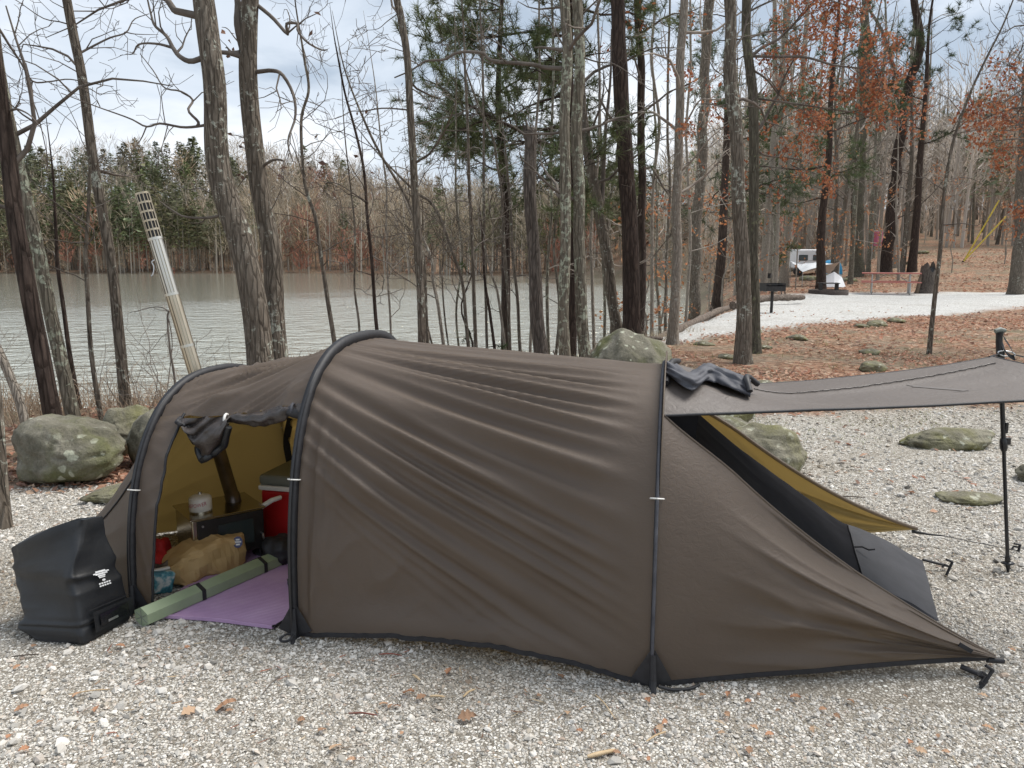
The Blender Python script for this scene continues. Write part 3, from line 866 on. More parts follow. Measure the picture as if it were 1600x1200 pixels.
for i, (px, Yd, rb, m_, lab) in enumerate([
        ([(672, 570), (667, 500), (662, 400), (640, 320), (600, 250), (575, 200)], 10.4, .03, M_BARK, 'thin stem hugging the slim roof trunk, curving left high up'),
        ([(684, 570), (668, 510), (652, 440), (648, 380)], 10.9, .02, M_BARK, 'short twisted sapling at the foot of the slim roof trunk'),
        ([(698, 575), (684, 480), (676, 440), (672, 400), (640, 330)], 11.6, .034, M_BARK_P, 'pale curved stem second to the right of the slim roof trunk'),
        ([(707, 575), (695, 500), (691, 440), (693, 400)], 11.8, .02, M_BARK, 'short wavy sapling over the water near the roof middle'),
        ([(737, 575), (728, 500), (722, 440), (706, 390), (690, 345), (672, 315), (650, 300)], 12.2, .037, M_BARK, 'dark stem bending left over the water beside the pine sprigs'),
        ([(746, 575), (742, 480), (738, 380), (734, 280), (732, 200), (728, 120)], 11.2, .034, M_BARK, 'upright thin stem left of the broken sapling'),
        ([(775, 562), (765, 490), (757, 440), (754, 390)], 12.5, .033, M_BARK_D, 'thin dark stem leaning left near the bank log'),
        ([(790, 562), (784, 510), (776, 455), (768, 430), (756, 380)], 13.2, .033, M_BARK_P, 'pale thin stem behind the bank log'),
        ([(797, 562), (794, 470), (788, 380), (783, 300), (776, 255), (770, 216), (752, 177), (746, 163)], 12.8, .032, M_BARK, 'snapped sapling whose top hangs over to the left'),
        ([(814, 562), (808, 470), (802, 400), (798, 330), (790, 250)], 13.4, .036, M_BARK, 'thin leaning stem just left of the broken dead trunk')]):
    lim = [([(746, 163), (722, 174), (700, 181), (680, 183), (640, 195), (620, 201)], .012, .2)] if 'snapped' in lab else []
    hero('sapling', lab, px, Yd, rb, rb * .6, m_, 0.8 if len(px) < 6 else 1.5, 1.8, 9 if not lim else 6, (.6, 1.5), lim, seed=30 + i, opt=dict(rmin=.0035, up=.2))
rsx = np.random.default_rng(404)
for i, (u, v_, tu, tv, Yd, rb, lab) in enumerate([
        (562, 552, 548, 300, 11.5, .024, 'short pale stem left of the slender dark stem'), (612, 560, 596, 230, 12.4, .024, 'thin wavy stem midway between the slender stem and the slim roof trunk'),
        (720, 570, 712, 150, 13.6, .026, 'thin straight stem left of the young pine sprigs'), (762, 566, 752, 60, 13.0, .030, 'tall thin stem left of the snapped sapling'),
        (828, 575, 842, 20, 14.5, .034, 'tall thin stem showing behind the broken dead trunk'), (858, 566, 862, -5, 14.0, .036, 'straight thin trunk right of the broken dead trunk'),
        (868, 560, 880, 120, 16.5, .040, 'slim trunk half hidden left of the lichened pair'), (928, 548, 934, 40, 15.5, .040, 'straight slim trunk right of the lichened pair'),
        (944, 540, 938, 180, 17.0, .040, 'slim pale trunk left of the leaning forked trunk'), (955, 530, 966, 60, 18.5, .045, 'upright slim trunk behind the leaning forked trunk'),
        (1018, 500, 1024, -5, 19.0, .055, 'slim trunk right of the tall dark pine'), (1030, 495, 1022, 160, 21.0, .05, 'thin pale trunk on the bank left of the pale smooth trunk'),
        (1040, 490, 1046, 30, 22.0, .055, 'thin trunk on the bank just left of the pale smooth trunk'), (1072, 488, 1078, -5, 21.0, .05, 'thin trunk right of the pale smooth trunk')]):
    n_ = 5
    px = [(u + (tu - u) * k / n_ + (rsx.normal() * 3.5 if 0 < k < n_ else 0), v_ + (tv - v_) * k / n_) for k in range(n_ + 1)]
    hero('sapling', lab, px, Yd, rb, rb * .6, [M_BARK, M_BARK_P, M_BARK_L][i % 3], 2.0, 2.2, 9, (.6, 1.5), seed=500 + i, opt=dict(rmin=.0045, up=.22), twig=M_TWIG_P if i % 2 else M_TWIG)
hero('dead_tree', 'broken off dead trunk with splintered top and no branches', [(846, 592), (840, 460), (833, 340), (828, 250), (825, 204)], 10.2, .105, .082, M_BARK_W, 0.0, 2.0, 0, limbs=[([(826, 214), (824, 198), (822, 186)], .045, .05, 0), ([(822, 216), (819, 200), (818, 194)], .035, -.05, 0), ([(831, 214), (831, 203), (832, 197)], .035, .02, 0)], twig=M_BARK_W, seed=45)
hero('bare_tree', 'green lichened trunk just right of the broken dead trunk', [(881, 600), (881, 450), (884, 300), (884, 150), (884, -10)], 9.6, .078, .066, M_BARK_L, 5.5, 2.2, 11, (.8, 1.7), [
    ([(880, 106), (850, 105), (830, 103), (770, 99), (755, 87), (719, 87), (695, 99), (668, 102), (647, 117), (622, 130)], .03, -.3, .8),
    ([(880, 78), (850, 72), (836, 68)], .03, .1, .3)], seed=46)
hero('bare_tree', 'heavily lichened trunk, right one of the close pair behind the tent', [(914, 598), (908, 450), (902, 300), (903, 150), (905, -10)], 9.9, .088, .068, M_BARK_L, 5.5, 2.4, 11, (.8, 1.6), [
    ([(904, 87), (930, 100), (960, 108), (1000, 140)], .014, -.3)], seed=47)
hero('bare_tree', 'leaning grey trunk that forks behind the boulder beside the dark pine', [(966, 536), (951, 430), (936, 340), (922, 240), (910, 170), (904, 90), (900, -10)], 13.4, .115, .08, M_BARK, 5.0, 3.0, 11, (.8, 1.9), [
    ([(940, 320), (944, 260), (948, 190), (955, 120), (958, 40)], .05, .2, .7)], seed=48)
pine_roots = []
pr = hero('pine_tree', 'tall straight dark pine trunk rising behind the mossy boulder', [(989, 540), (985, 430), (981, 320), (976, 200), (970, 90), (965, -10)], 13.0, .165, .125, M_BARK_D, 6.0, 3.5, 9, (.8, 1.8), seed=49)
hero('bare_tree', 'slim dark trunk close behind the tall dark pine', [(1003, 505), (1003, 380), (1003, 240), (1000, 100), (998, -10)], 17.0, .10, .085, M_BARK_D, 6.0, 4.0, 11, (.8, 1.9), seed=50, leaves=dict(max=160, size=.11, cols=RUSSET, n=2))
hero('bare_tree', 'pale smooth trunk standing at the near edge of the white gravel', [(1053, 545), (1056, 430), (1058, 330), (1060, 220), (1064, 110), (1068, -10)], 13.2, .098, .07, M_BARK_P, 6.0, 2.6, 12, (.9, 2.0), [
    ([(1066, 205), (1078, 180), (1090, 160), (1110, 162), (1128, 160)], .022, -.4, .7),
    ([(1064, 268), (1080, 250), (1100, 222), (1124, 202)], .022, -.6, .4)], seed=51, twig=M_TWIG_P)
hero('bare_tree', 'big pale trunk standing beyond the fallen log', [(1083, 478), (1088, 380), (1094, 260), (1102, 120), (1108, -10)], 24.5, .20, .16, M_BARK, 7.0, 5.0, 11, (1.2, 2.8), seed=52, opt=dict(rmin=.006), twig=M_TWIG_P)
hero('oak_tree', 'stout furrowed trunk in front of the white gravel, lichen spotted', [(1163, 568), (1160, 440), (1154, 320), (1148, 200), (1143, 90), (1138, -10)], 10.8, .122, .085, M_BARK, 5.5, 3.4, 9, (.8, 1.6), [
    ([(1140, 160), (1126, 165), (1108, 160), (1092, 158)], .016, .2)], seed=53)
# the oak that keeps its russet leaves
oak_limbs = [
    ([(1172, 88), (1205, 92), (1245, 98), (1285, 112), (1320, 122), (1350, 130), (1390, 140)], .026, -.8, 1.6),
    ([(1176, 110), (1200, 122), (1225, 142), (1250, 160), (1290, 168)], .02, .4, 1.5),
    ([(1178, 154), (1220, 162), (1265, 172), (1310, 184), (1350, 196), (1400, 200)], .02, -.6, 1.8),
    ([(1180, 232), (1200, 242), (1240, 244), (1275, 250), (1310, 262)], .02, .5, 1.5),
    ([(1182, 258), (1215, 264), (1255, 268), (1280, 284)], .012, -.3, 1.2),
    ([(1170, 60), (1200, 46), (1240, 40), (1275, 30), (1330, 60)], .018, .4, 1.5),
    ([(1168, 20), (1200, 6), (1240, -5), (1290, 20), (1330, 36)], .018, -.6, 1.4),
    ([(1172, 180), (1150, 190), (1120, 200), (1090, 220)], .010, .8, 1.2)]
hero('oak_tree', 'oak with hanging russet leaves, close behind the stout trunk', [(1177, 552), (1178, 440), (1178, 330), (1176, 200), (1170, 90), (1164, -10)], 12.0, .095, .072, M_BARK_M, 5.0, 3.2, 7, (.9, 1.9), oak_limbs, seed=54,
     leaves=dict(max=2500, size=.06, cols=RUSSET, n=4, lev=2), side=0.6)
hero('bare_tree', 'dark leaning trunk forking in two high above the picnic table', [(1383, 428), (1390, 370), (1398, 290), (1408, 200), (1413, 150), (1428, 100), (1438, 60), (1432, 10), (1420, -40)], gp(1383, 427)[1], .37, .20, M_BARK_D, 5.0, 9, 0, (1.5, 3), [
    ([(1411, 170), (1406, 140), (1398, 90), (1385, 40), (1362, -5), (1340, -60)], .19, 1.0, .5),
    ([(1392, 345), (1420, 330), (1450, 300), (1470, 268)], .06, -1, .5)], seed=55, opt=dict(rmin=.008), leaves=dict(max=130, size=.2, cols=RUSSET, n=2))
hero('sapling', 'thin bare sapling standing alone on the leaf litter, bending right', [(1452, 552), (1459, 480), (1467, 400), (1475, 310), (1486, 230), (1510, 160), (1540, 90), (1570, 30)], 12.0, .044, .014, M_BARK, 1.5, 2.0, 9, (.6, 1.3), [
    ([(1490, 210), (1520, 206), (1560, 210), (1595, 220)], .008, -.4),
    ([(1480, 282), (1510, 276), (1540, 280), (1575, 300)], .008, .4)], seed=56)
hero('bare_tree', 'very thick grey trunk left of the picnic table', [(1338, 432), (1340, 360), (1342, 280), (1345, 180), (1350, 60)], gp(1338, 433)[1], .38, .28, M_BARK_M, 7.0, 9, 11, (1.6, 3.4), seed=57, opt=dict(rmin=.009), leaves=dict(max=160, size=.22, cols=RUSSET, n=2))
hero('bare_tree', 'grey trunk at the right edge beyond the yellow guy guards', [(1586, 452), (1593, 380), (1598, 300), (1604, 180)], 31.0, .27, .2, M_BARK, 8.0, 5.5, 13, (1.6, 3.2), seed=58, opt=dict(rmin=.008))
hero('oak_tree', 'oak beyond the right edge reaching russet leaves into view', [(1705, 560), (1700, 400), (1695, 200), (1690, -10)], 12.4, .13, .1, M_BARK, 5.0, 3.0, 8, (.9, 2.0), [
    ([(1694, 230), (1650, 220), (1610, 226), (1570, 222), (1530, 226)], .03, -.4, 1.6),
    ([(1694, 160), (1650, 160), (1600, 164), (1560, 180)], .03, .5, 1.6),
    ([(1696, 330), (1650, 340), (1610, 342), (1575, 340)], .018, -.5, 1.6),
    ([(1693, 110), (1640, 120), (1600, 140), (1575, 160)], .024, .2, 1.4)], seed=59, leaves=dict(max=2200, size=.062, cols=RUSSET, n=4, lev=2), side=-.6)

# ---- pines with needles
def pine(name, label, x, y, h, r, seed, z0=1.0, spread=2.0, group=None, tuft=.17, ntuft=12, dens=3.0, colr=(0.058, 0.085, 0.032), lean=(0, 0), per=14, side=(0, 0)):
    rs = np.random.default_rng(seed)
    gz = tz(x, y)
    n = 22
    t = np.linspace(0, 1, n)
    P = np.stack([x + lean[0] * t * h + 0.12 * vnoise(t * 5, seed), y + lean[1] * t * h + 0.12 * vnoise(t * 5, seed + 3), gz - 0.08 + t * h], 1)
    rr = r * (1 - 0.85 * t)
    root = empty(name, (x, y, gz), label, 'tree', group)
    trunk_mesh(P, rr, 10, seed, 0.35).build('trunk', M_BARK_D, root, True)
    mb, tips = MB(), []
    o = dict(dens=[2.5, dens * 1.25, 4.6, 0], up=0.10, crook=0.16, rmin=0.004)
    nb = int((h - z0) * dens)
    for i in range(nb):
        z = z0 + (h - z0) * (i + rs.uniform(0, 1)) / nb
        k = min(n - 2, int(z / h * (n - 1)))
        az = rs.uniform(0, 2 * math.pi)
        d = unit(np.array([math.cos(az) + side[0], math.sin(az) + side[1], rs.uniform(-0.15, 0.35)]))
        L = spread * (1.05 - 0.75 * max(0, (z - z0) / (h - z0)) ** 1.4) * rs.uniform(0.55, 1.1)
        grow(mb, P[k], d, L, 0.008 + 0.010 * L, 1, 3, rs, o, tips)
    mb.build('crown', M_BARK_D, root, True)
    nb_ = MB()
    needle_tufts(nb_, [q for q in tips if q[2] >= 2], rs, tuft, ntuft, colr, width=0.0055 + 0.0004 * y)
    nb_.build('needles', M_NEEDLE, root, False, True)
    return root
pine('pine_tree', 'green pine whose boughs hang over the lake left of the lichened pair', 1.05, 15.2, 11.0, .12, 61, 4.2, 2.9, dens=4.4, side=(-.45, 0), ntuft=28, tuft=.19, colr=(.10, .118, .050))
pine('pine_tree', 'second pine, its needles showing high above the broken dead trunk', -.2, 17.5, 12, .13, 62, 5.8, 2.4, dens=3.9, ntuft=28, tuft=.2, side=(-.3, 0), colr=(.10, .118, .052))
pine('pine_tree', 'young pine with low sprigs over the water beside the thin stems', -.75, 13.0, 3.4, .03, 63, 1.1, .62, dens=2.0, tuft=.13, ntuft=14, side=(.2, 0))
pine('pine_tree', 'pine bough tree at the far left edge above the dark trunk', -7.0, 8.3, 8.5, .10, 64, 2.9, 1.7, dens=2.4, tuft=.15)
pine('pine_tree', 'pale green pine deep in the wood behind the russet oak leaves', 13.2, 33.5, 14, .2, 65, 4.5, 3.4, dens=2.2, tuft=.26, ntuft=14, colr=(0.075, 0.098, 0.040))
pine('pine_tree', 'small bright pine in the wood right of the stout trunk', 12.6, 38.0, 9, .12, 66, 2.5, 2.4, dens=2.4, tuft=.26, ntuft=14, colr=(0.09, 0.115, 0.038))
pine('pine_tree', 'grey green pine between the pale trunk and the stout trunk', 7.9, 30.0, 15, .2, 67, 4.0, 3.2, dens=2.0, tuft=.26, ntuft=14, colr=(0.07, 0.09, 0.042))
pine('pine_tree', 'dark pine beyond the forked trunk above the picnic table', 23.5, 46.0, 17, .24, 68, 7.5, 4.0, dens=1.8, tuft=.32, ntuft=14, colr=(0.06, 0.08, 0.04))

# ---- the wood on the right: countable trunks, copies of eight kinds
def wood_proto(seed, h, r, hb, spread, pale, lv=3):
    rs = np.random.default_rng(seed)
    n = 18
    t = np.linspace(0, 1, n)
    P = np.stack([0.5 * vnoise(t * 3, seed) * t + 0.15 * t * rs.normal(), 0.5 * vnoise(t * 3, seed + 5) * t, -0.15 + t * h], 1)
    rr = r * (1 - 0.86 * t)
    tm = trunk_mesh(P, rr, 9, seed, 0.35).mesh('trunk', [M_BARK, M_BARK_P, M_BARK_L, M_BARK_D][pale], True)
    mb, tips = MB(), []
    o = dict(dens=[1.2, 1.5, 1.9, 0], up=0.22, crook=0.2, rmin=0.010)
    nb = int((h - hb) * 1.9)
    for i in range(nb):
        z = hb + (h - hb) * (i + rs.uniform(0, 1)) / nb
        k = min(n - 2, int(z / h * (n - 1)))
        az = rs.uniform(0, 2 * math.pi)
        d = unit(np.array([math.cos(az), math.sin(az), rs.uniform(0.3, 1.1)]))
        L = spread * rs.uniform(0.5, 1.1) * (1.1 - 0.5 * z / h)
        grow(mb, P[k], d, L, min(rr[k] * 0.5, 0.012 + 0.012 * L), 1, lv, rs, o, tips)
    return tm, mb.mesh('crown', [M_TWIG, M_TWIG_P, M_TWIG_P, M_TWIG][pale], True), tips
protos = [wood_proto(100 + i, h, r, hb, sp, pl) for i, (h, r, hb, sp, pl) in enumerate([
    (16, .15, 4.5, 2.4, 0), (18, .20, 6.0, 2.8, 1), (14, .10, 3.0, 1.9, 1), (15, .12, 3.5, 2.2, 1),
    (12, .075, 2.2, 1.7, 1), (17, .16, 5.5, 2.6, 2), (13, .09, 2.8, 1.8, 1), (16, .13, 5.0, 2.2, 0)])]
wood_spots = []
rs = np.random.default_rng(77)
keep_out = [(1180, 1310, 30, 46), (1325, 1475, 22, 36), (1470, 1600, 10, 40)]
tries = 0
while len(wood_spots) < 190 and tries < 9000:
    tries += 1
    Yd = 20 + 72 * rs.uniform(0, 1) ** .9
    ur = rs.uniform(1010, 1720)
    x = (ur - 800) / FPX * Yd
    y = Yd
    if lake_sd(np.array([x]), np.array([y]))[0] > -1.6: continue
    if poly_sd(np.array([x]), np.array([y]), PAD)[0] > -0.7: continue
    if y < 24 and x > 6: continue
    if ur > 1405 and y < 60: continue
    if 1325 < ur < 1470 and y < 40: continue
    if 1226 < ur < 1318 and y < 53 and not (abs(ur - 1272) < 3 or abs(ur - 1298) < 3): continue
    if any(math.hypot(x - a, y - b) < 0.75 for a, b, *_ in wood_spots): continue
    wood_spots.append((x, y, ur))
ORD = ['leftmost', 'second', 'third', 'fourth', 'fifth', 'sixth', 'seventh', 'eighth', 'ninth', 'tenth', 'eleventh', 'twelfth', 'thirteenth', 'fourteenth', 'fifteenth']
alike = {}
for i, (x, y, ur) in enumerate(wood_spots):
    kp = int(rs.integers(0, 8))
    tm, cm, tips = protos[kp]
    look = ['grey', 'stout pale', 'thin pale', 'pale', 'very thin pale', 'lichened', 'slim pale', 'brown'][kp] + (' bare tree, front' if y < 42 else (' bare tree, middle' if y < 60 else ' bare tree, depth'))
    if ur < 1140: zone, g = look + ' of the bank wood beyond the log', 'bare trees along the far lake bank'
    elif ur < 1225: zone, g = look + ' of the wood behind the grill', 'bare trees behind the grill'
    elif ur < 1320: zone, g = look + ' of the wood around the camper', 'bare trees around the camper'
    elif ur < 1480: zone, g = look + ' of the wood above the table', 'bare trees behind the picnic table'
    else: zone, g = look + ' of the right hillside wood', 'bare trees on the right hillside'
    s = rs.uniform(0.8, 1.2) * (1.0 if y < 58 else .78)
    root = empty('bare_tree', (x, y, tz(x, y)), zone, 'tree', g, rs.uniform(0, 6.28))
    root.scale = (s, s, s * rs.uniform(0.9, 1.15))
    root.rotation_euler = (rs.normal() * .03, rs.normal() * .03, rs.uniform(0, 6.28))
    alike.setdefault(zone, []).append((ur, root))
    for nm_, me_ in (('trunk', tm), ('crown', cm)):
        link(nm_, me_, root, False)
for zone, lst in alike.items():                    # trees alike in look and place are told apart by their order
    if len(lst) > 1:
        for k, (ur, root) in enumerate(sorted(lst, key=lambda q: q[0])):
            root['label'] = zone + ', ' + (ORD[k] + (' such one' if k == 0 else ' such from left') if k < 15 else 'far right such one')
# russet beech saplings in the understorey of the wood
for i, (ur, Yd, h) in enumerate([(1010, 19.5, 3.2), (1035, 24, 4.2), (1130, 26, 4.5), (1205, 31, 5.5), (1240, 36, 6.5), (1275, 34, 5.0), (1300, 40, 7), (1365, 41, 6), (1108, 34, 5), (1480, 44, 5), (1560, 46, 5), (1560, 52, 7), (1150, 42, 7)]):
    rs2 = np.random.default_rng(300 + i)
    x, y = (ur - 800) / FPX * Yd, Yd
    gz = tz(x, y)
    P = np.array([(x + rs2.normal() * .04 * k, y + rs2.normal() * .04 * k, gz - .05 + h * k / 7) for k in range(8)])
    lab = ['behind the tall dark pine', 'at the bank right of the dark pine', 'left of the stout trunk', 'behind the pedestal grill', 'in front of the camper', 'behind the fire ring',
           'beyond the fire ring', 'behind the picnic table', 'by the bank beyond the fallen log', 'on the slope above the stump', 'on the slope by the yellow guards', 'high on the right slope', 'deep behind the grill'][i]
    root = empty('beech_sapling', (x, y, gz), 'young beech holding pale orange leaves ' + lab, 'tree', 'leafy beech saplings')
    MB().tube(P, np.linspace(.035, .01, 8), 6).build('trunk', M_BARK_P, root, True)
    mb, tips = MB(), []
    o = dict(dens=[2, 2.2, 2.4, 0], up=.05, crook=.2, rmin=.005)
    for k in range(16):
        j = rs2.integers(2, 8)
        az = rs2.uniform(0, 6.28)
        grow(mb, P[j], unit(np.array([math.cos(az), math.sin(az), .2])), rs2.uniform(.5, 1.3), .012, 1, 3, rs2, o, tips)
    mb.build('crown', M_TWIG, root, True)
    lb = MB()
    sel = [q[0] for q in tips if q[2] >= 2]
    leaf_cards(lb, sel[:420], .13, [(0.42, 0.19, 0.085), (0.36, 0.14, 0.06), (0.46, 0.24, 0.12)], rs2, .4, 2)
    lb.build('leaves', M_LEAF, root, False, True)

# ---- far woods read as one mass; distance haze is put in as lighter colours
def far_mass(name, label, spots, seed, dens=1.0, tw=.042, alb=(1, 1, 1)):
    rs = np.random.default_rng(seed)
    mb = MB()
    for (x, y, h, kind) in spots:
        gz = tz_far(x, y)
        r = 0.009 * h
        lx, ly = rs.normal(size=2) * 0.03 * h
        Pt = np.array([(x, y, gz - .3), (x + lx * .5, y + ly * .5, gz + h * .5), (x + lx, y + ly, gz + h * .95)])
        tc = {0: (0.28, 0.25, 0.215), 1: (0.44, 0.395, 0.345), 2: (0.37, 0.325, 0.28)}[kind if kind < 2 else 2]
        mb.tube(Pt, [r * 1.15, r * .8, r * .15], 4, False, np.array(tc) * rs.uniform(.7, 1.3))
        if kind == 0:
            m = 420
            base = np.array((0.18, 0.198, 0.13)) * rs.uniform(.75, 1.25) * (1 + rs.normal(size=3) * .06)
            zz = rs.uniform(0.42, 1.02, m)
            rad = (1.05 - zz) * 0.34 * h * np.sqrt(rs.uniform(0.05, 1, m)) + .2
            az = rs.uniform(0, 6.28, m)
            c = np.stack([x + lx * zz + np.cos(az) * rad, y + ly * zz + np.sin(az) * rad, gz + zz * h], 1)
            sz = rs.uniform(.15, .46, (m, 1, 1)) * h / 16
            d = rs.normal(size=(m, 3, 3)) * np.array([1, 1, .5])
        else:
            m = int(260 * dens)
            base = {1: np.array((0.46, 0.41, 0.355)), 2: np.array((0.46, 0.235, 0.195)), 3: np.array((0.47, 0.375, 0.29))}[kind] * rs.uniform(.75, 1.25)
            zz = rs.uniform(0.30, 1.05, m)
            rad = np.sin(np.clip((zz - .22) / .9, 0, 1) * 3.0) * 0.20 * h * np.sqrt(rs.uniform(0.02, 1, m))
            az = rs.uniform(0, 6.28, m)
            c = np.stack([x + lx * zz + np.cos(az) * rad, y + ly * zz + np.sin(az) * rad, gz + zz * h], 1)
            out = np.stack([np.cos(az) * .6, np.sin(az) * .6, np.full(m, .9)], 1) + rs.normal(size=(m, 3)) * .35
            L = rs.uniform(.6, 1.6, (m, 1)) * h / 12
            sd_ = rs.normal(size=(m, 3)) * tw * (1.6 if kind >= 2 else 1.0)
            d = np.stack([sd_, -sd_, out * L], 1)
            sz = np.ones((m, 1, 1))
        V = c[:, None] + d * sz
        base = base * np.asarray(alb)
        cc = np.repeat(base[None] * rs.uniform(.6, 1.4, (m, 1)), 3, 0)
        mb.add(V.reshape(-1, 3), np.arange(m * 3).reshape(-1, 3), cc)
    return tag(mb.build(name, M_FAR, None, False, True), label, kind='stuff')
_fx, _fy = np.arange(-330, 260, 6.0), np.arange(40, 330, 6.0)
_FX, _FY = np.meshgrid(_fx, _fy)
_FZ = terrain(_FX, _FY)
def tz_far(x, y):
    i = int(np.clip((y - _fy[0]) / 6, 0, len(_fy) - 1)); j = int(np.clip((x - _fx[0]) / 6, 0, len(_fx) - 1))
    return float(_FZ[i, j])
rs = np.random.default_rng(5)
spots = []
cx = rs.uniform(-230, 30, 12000); cy = rs.uniform(100, 240, 12000)
sdv = lake_sd(cx, cy)
for x, y, s in zip(cx, cy, sdv):
    if s > -0.5 or len(spots) > 1900: continue
    if x > 24 or abs(x / y) > 1.0: continue
    depth = -s
    if depth > 80 or rs.uniform() > math.exp(-depth / (38 if x > -25 else 70)): continue
    rt = x / y
    pinep = 0.62 * smooth(-.30, -.42, np.array([rt]))[0] + .12 + .22 * smooth(-.10, 0.0, np.array([rt]))[0]
    kind = 0 if rs.uniform() < pinep else (1 if rs.uniform() < .86 else 3)
    if -.27 < rt < -.17 and rs.uniform() < .30: kind = 2
    if depth < 5 and rs.uniform() < .10: kind = 2
    h = rs.uniform(9, 17) if kind != 2 else rs.uniform(6, 13)
    spots.append((x, y, h, kind))
far_mass('far_wood', 'mixed pines and bare trees massed along the far shore', spots, 6, 1.0, .034, (.76, .72, .64))
# low brush along the far water's edge
rs = np.random.default_rng(8)
spots = []
for i in range(len(LAKE) - 1):
    a, b = LAKE[i], LAKE[i + 1]
    if a[1] < 45: continue
    for t in np.arange(0, 1, .42 / np.linalg.norm(b - a)):
        p = a + (b - a) * t
        if abs(p[0] / p[1]) > 0.95: continue
        nrm = np.array([-(b - a)[1], (b - a)[0]]) / np.linalg.norm(b - a)
        p = p - nrm * rs.uniform(.3, 9)
        if lake_sd(p[None, 0], p[None, 1])[0] > -0.2: p = p + nrm * 2 * ((a + (b - a) * t) - p) @ nrm
        spots.append((p[0], p[1], rs.uniform(1.2, 5.5), int(rs.choice([1, 1, 1, 1, 2, 3, 3]))))
far_mass('far_brush', 'low grey and russet brush along the far waterline', spots, 9, .28, .034, (.76, .71, .64))
rs = np.random.default_rng(15)
spots = []
while len(spots) < 1250:
    y = rs.uniform(58, 190)
    x = rs.uniform(.19, 1.15) * y
    if lake_sd(np.array([x]), np.array([y]))[0] > -1.5: continue
    spots.append((x, y, rs.uniform(8, 15) if rs.uniform() < .78 else rs.uniform(2, 5), int(rs.choice([0, 1, 1, 1, 1, 1, 1, 3]))))
far_mass('background_wood', 'grey bare woodland massed behind the campsite on the right', spots, 16, 1.0, .021)
# ------------------------------------------------------------------ the tunnel tent
tent = empty('tunnel_tent', (-0.3, 3.2, 0), 'brown tunnel tent with three black hoops, open side door and raised end awning', 'tent')
FA, FB, FC = np.array([-1.605, 3.10, 0.0]), np.array([-.862, 2.885, 0.0]), np.array([.49, 2.52, 0.0])
KA, KB, KC = FA + np.array([.32, 1.26, 0]), FB + np.array([.335, 1.36, 0]), FC + np.array([.275, 1.30, 0])
def hoop_curve(Fp, Kp, H, p=2.85, n=241):
    th = np.linspace(0, math.pi, 1200)
    x = -np.sign(np.cos(th)) * np.abs(np.cos(th)) ** (2 / p)
    z = H * np.abs(np.sin(th)) ** (2 / p)
    P = (Fp + Kp) / 2 + x[:, None] * (Kp - Fp) / 2 + z[:, None] * np.array([0, 0, 1.])
    s = np.concatenate([[0], np.cumsum(np.linalg.norm(np.diff(P, axis=0), axis=1))])
    t = np.linspace(0, s[-1], n)
    return np.stack([np.interp(t, s, P[:, k]) for k in range(3)], 1)
HA, HB, HC = hoop_curve(FA, KA, .945, 2.6), hoop_curve(FB, KB, 1.118, 2.85), hoop_curve(FC, KC, 1.045, 2.9)
def hv(Hc, v):
    t = np.clip(np.asarray(v, float), 0, 1) * (len(Hc) - 1)
    i = np.minimum(t.astype(int), len(Hc) - 2)
    f = (t - i)[..., None]
    return Hc[i] * (1 - f) + Hc[i + 1] * f
def v_at_z(Hc, z):
    n = len(Hc) // 2
    return np.interp(z, Hc[:n, 2], np.arange(n) / (len(Hc) - 1))
def radial(P, Fp, Kp):
    c = (Fp + Kp) / 2 + np.array([0, 0, .35])
    d = P - c
    ax = unit(np.cross(Kp - Fp, np.array([0, 0, 1.])))
    d = d - (d @ ax)[..., None] * ax
    return d / (np.linalg.norm(d, axis=-1, keepdims=True) + 1e-9)
def ridged(a, b, s):
    """soft folds: narrow ridges between broad hollows"""
    n = vnoise(a, b, s)
    return (1 - np.abs(n)) ** 2.2 * 2 - 0.9
def skin(G, name, mat, parent, nrm, off=0.0, flip=False):
    return MB().grid(G + nrm * off, flip=flip).build(name, mat, parent, True)

# --- main body between the tall hoop and the end hoop
nu, nv = 150, 300
U_, V_ = np.meshgrid(np.linspace(0, 1, nu), np.linspace(0, 1, nv), indexing='ij')
PB, PC = hv(HB, V_), hv(HC, V_)
G = PB * (1 - U_)[..., None] + PC * U_[..., None]
nr = radial(G, (FB + FC) / 2, (KB + KC) / 2)
Vm = np.minimum(V_, 1 - V_)                                  # mirrored: 0 at the hem, .5 at the ridge
bow = 4 * U_ * (1 - U_)
disp = -bow * (0.020 + 0.030 * smooth(.45, .1, Vm))
v0 = (Vm + .594 * U_) / (1 + 1.2 * U_)                        # which tension line a point lies on
env = np.sin(np.pi * np.clip(U_, 0, 1)) ** .55
sidez = np.where(V_ < .5, 0.0, 40.0)
tens = smooth(.19, .28, v0)
def pleat(f, ph, sh=1.0): return 2 * (.5 + .5 * np.cos(2 * np.pi * (v0 * f + ph))) ** 1.5 - .85
ph1 = 1.1 * vnoise(v0 * 9, U_ * .55, sidez); ph2 = .9 * vnoise(v0 * 15, U_ * .8, sidez + 3)
fold = .56 * pleat(40, ph1, 1.0) * (.35 + .65 * smooth(-.5, .3, vnoise(v0 * 14, U_ * 1.1, sidez + 6))) + .50 * pleat(77, ph2, .9) * (.2 + .8 * smooth(-.3, .5, vnoise(v0 * 22, U_ * 1.5, sidez + 8)))
disp = disp + tens * env * smooth(1.0, .80, U_) * 0.028 * fold * (.55 + .45 * smooth(-.4, .5, vnoise(v0 * 7, U_ * 1.3, sidez + 9))) * (1 - .45 * smooth(.40, .5, Vm))
crum = fbm(U_ * 9 + V_ * 4, Vm * 13 - U_ * 3, sidez + 2, 4)
crum2 = ridged(U_ * 7 + Vm * 9, Vm * 16 - U_ * 10, sidez + 12)
disp = disp + (1 - tens) * env * (0.013 * crum + 0.006 * crum2)
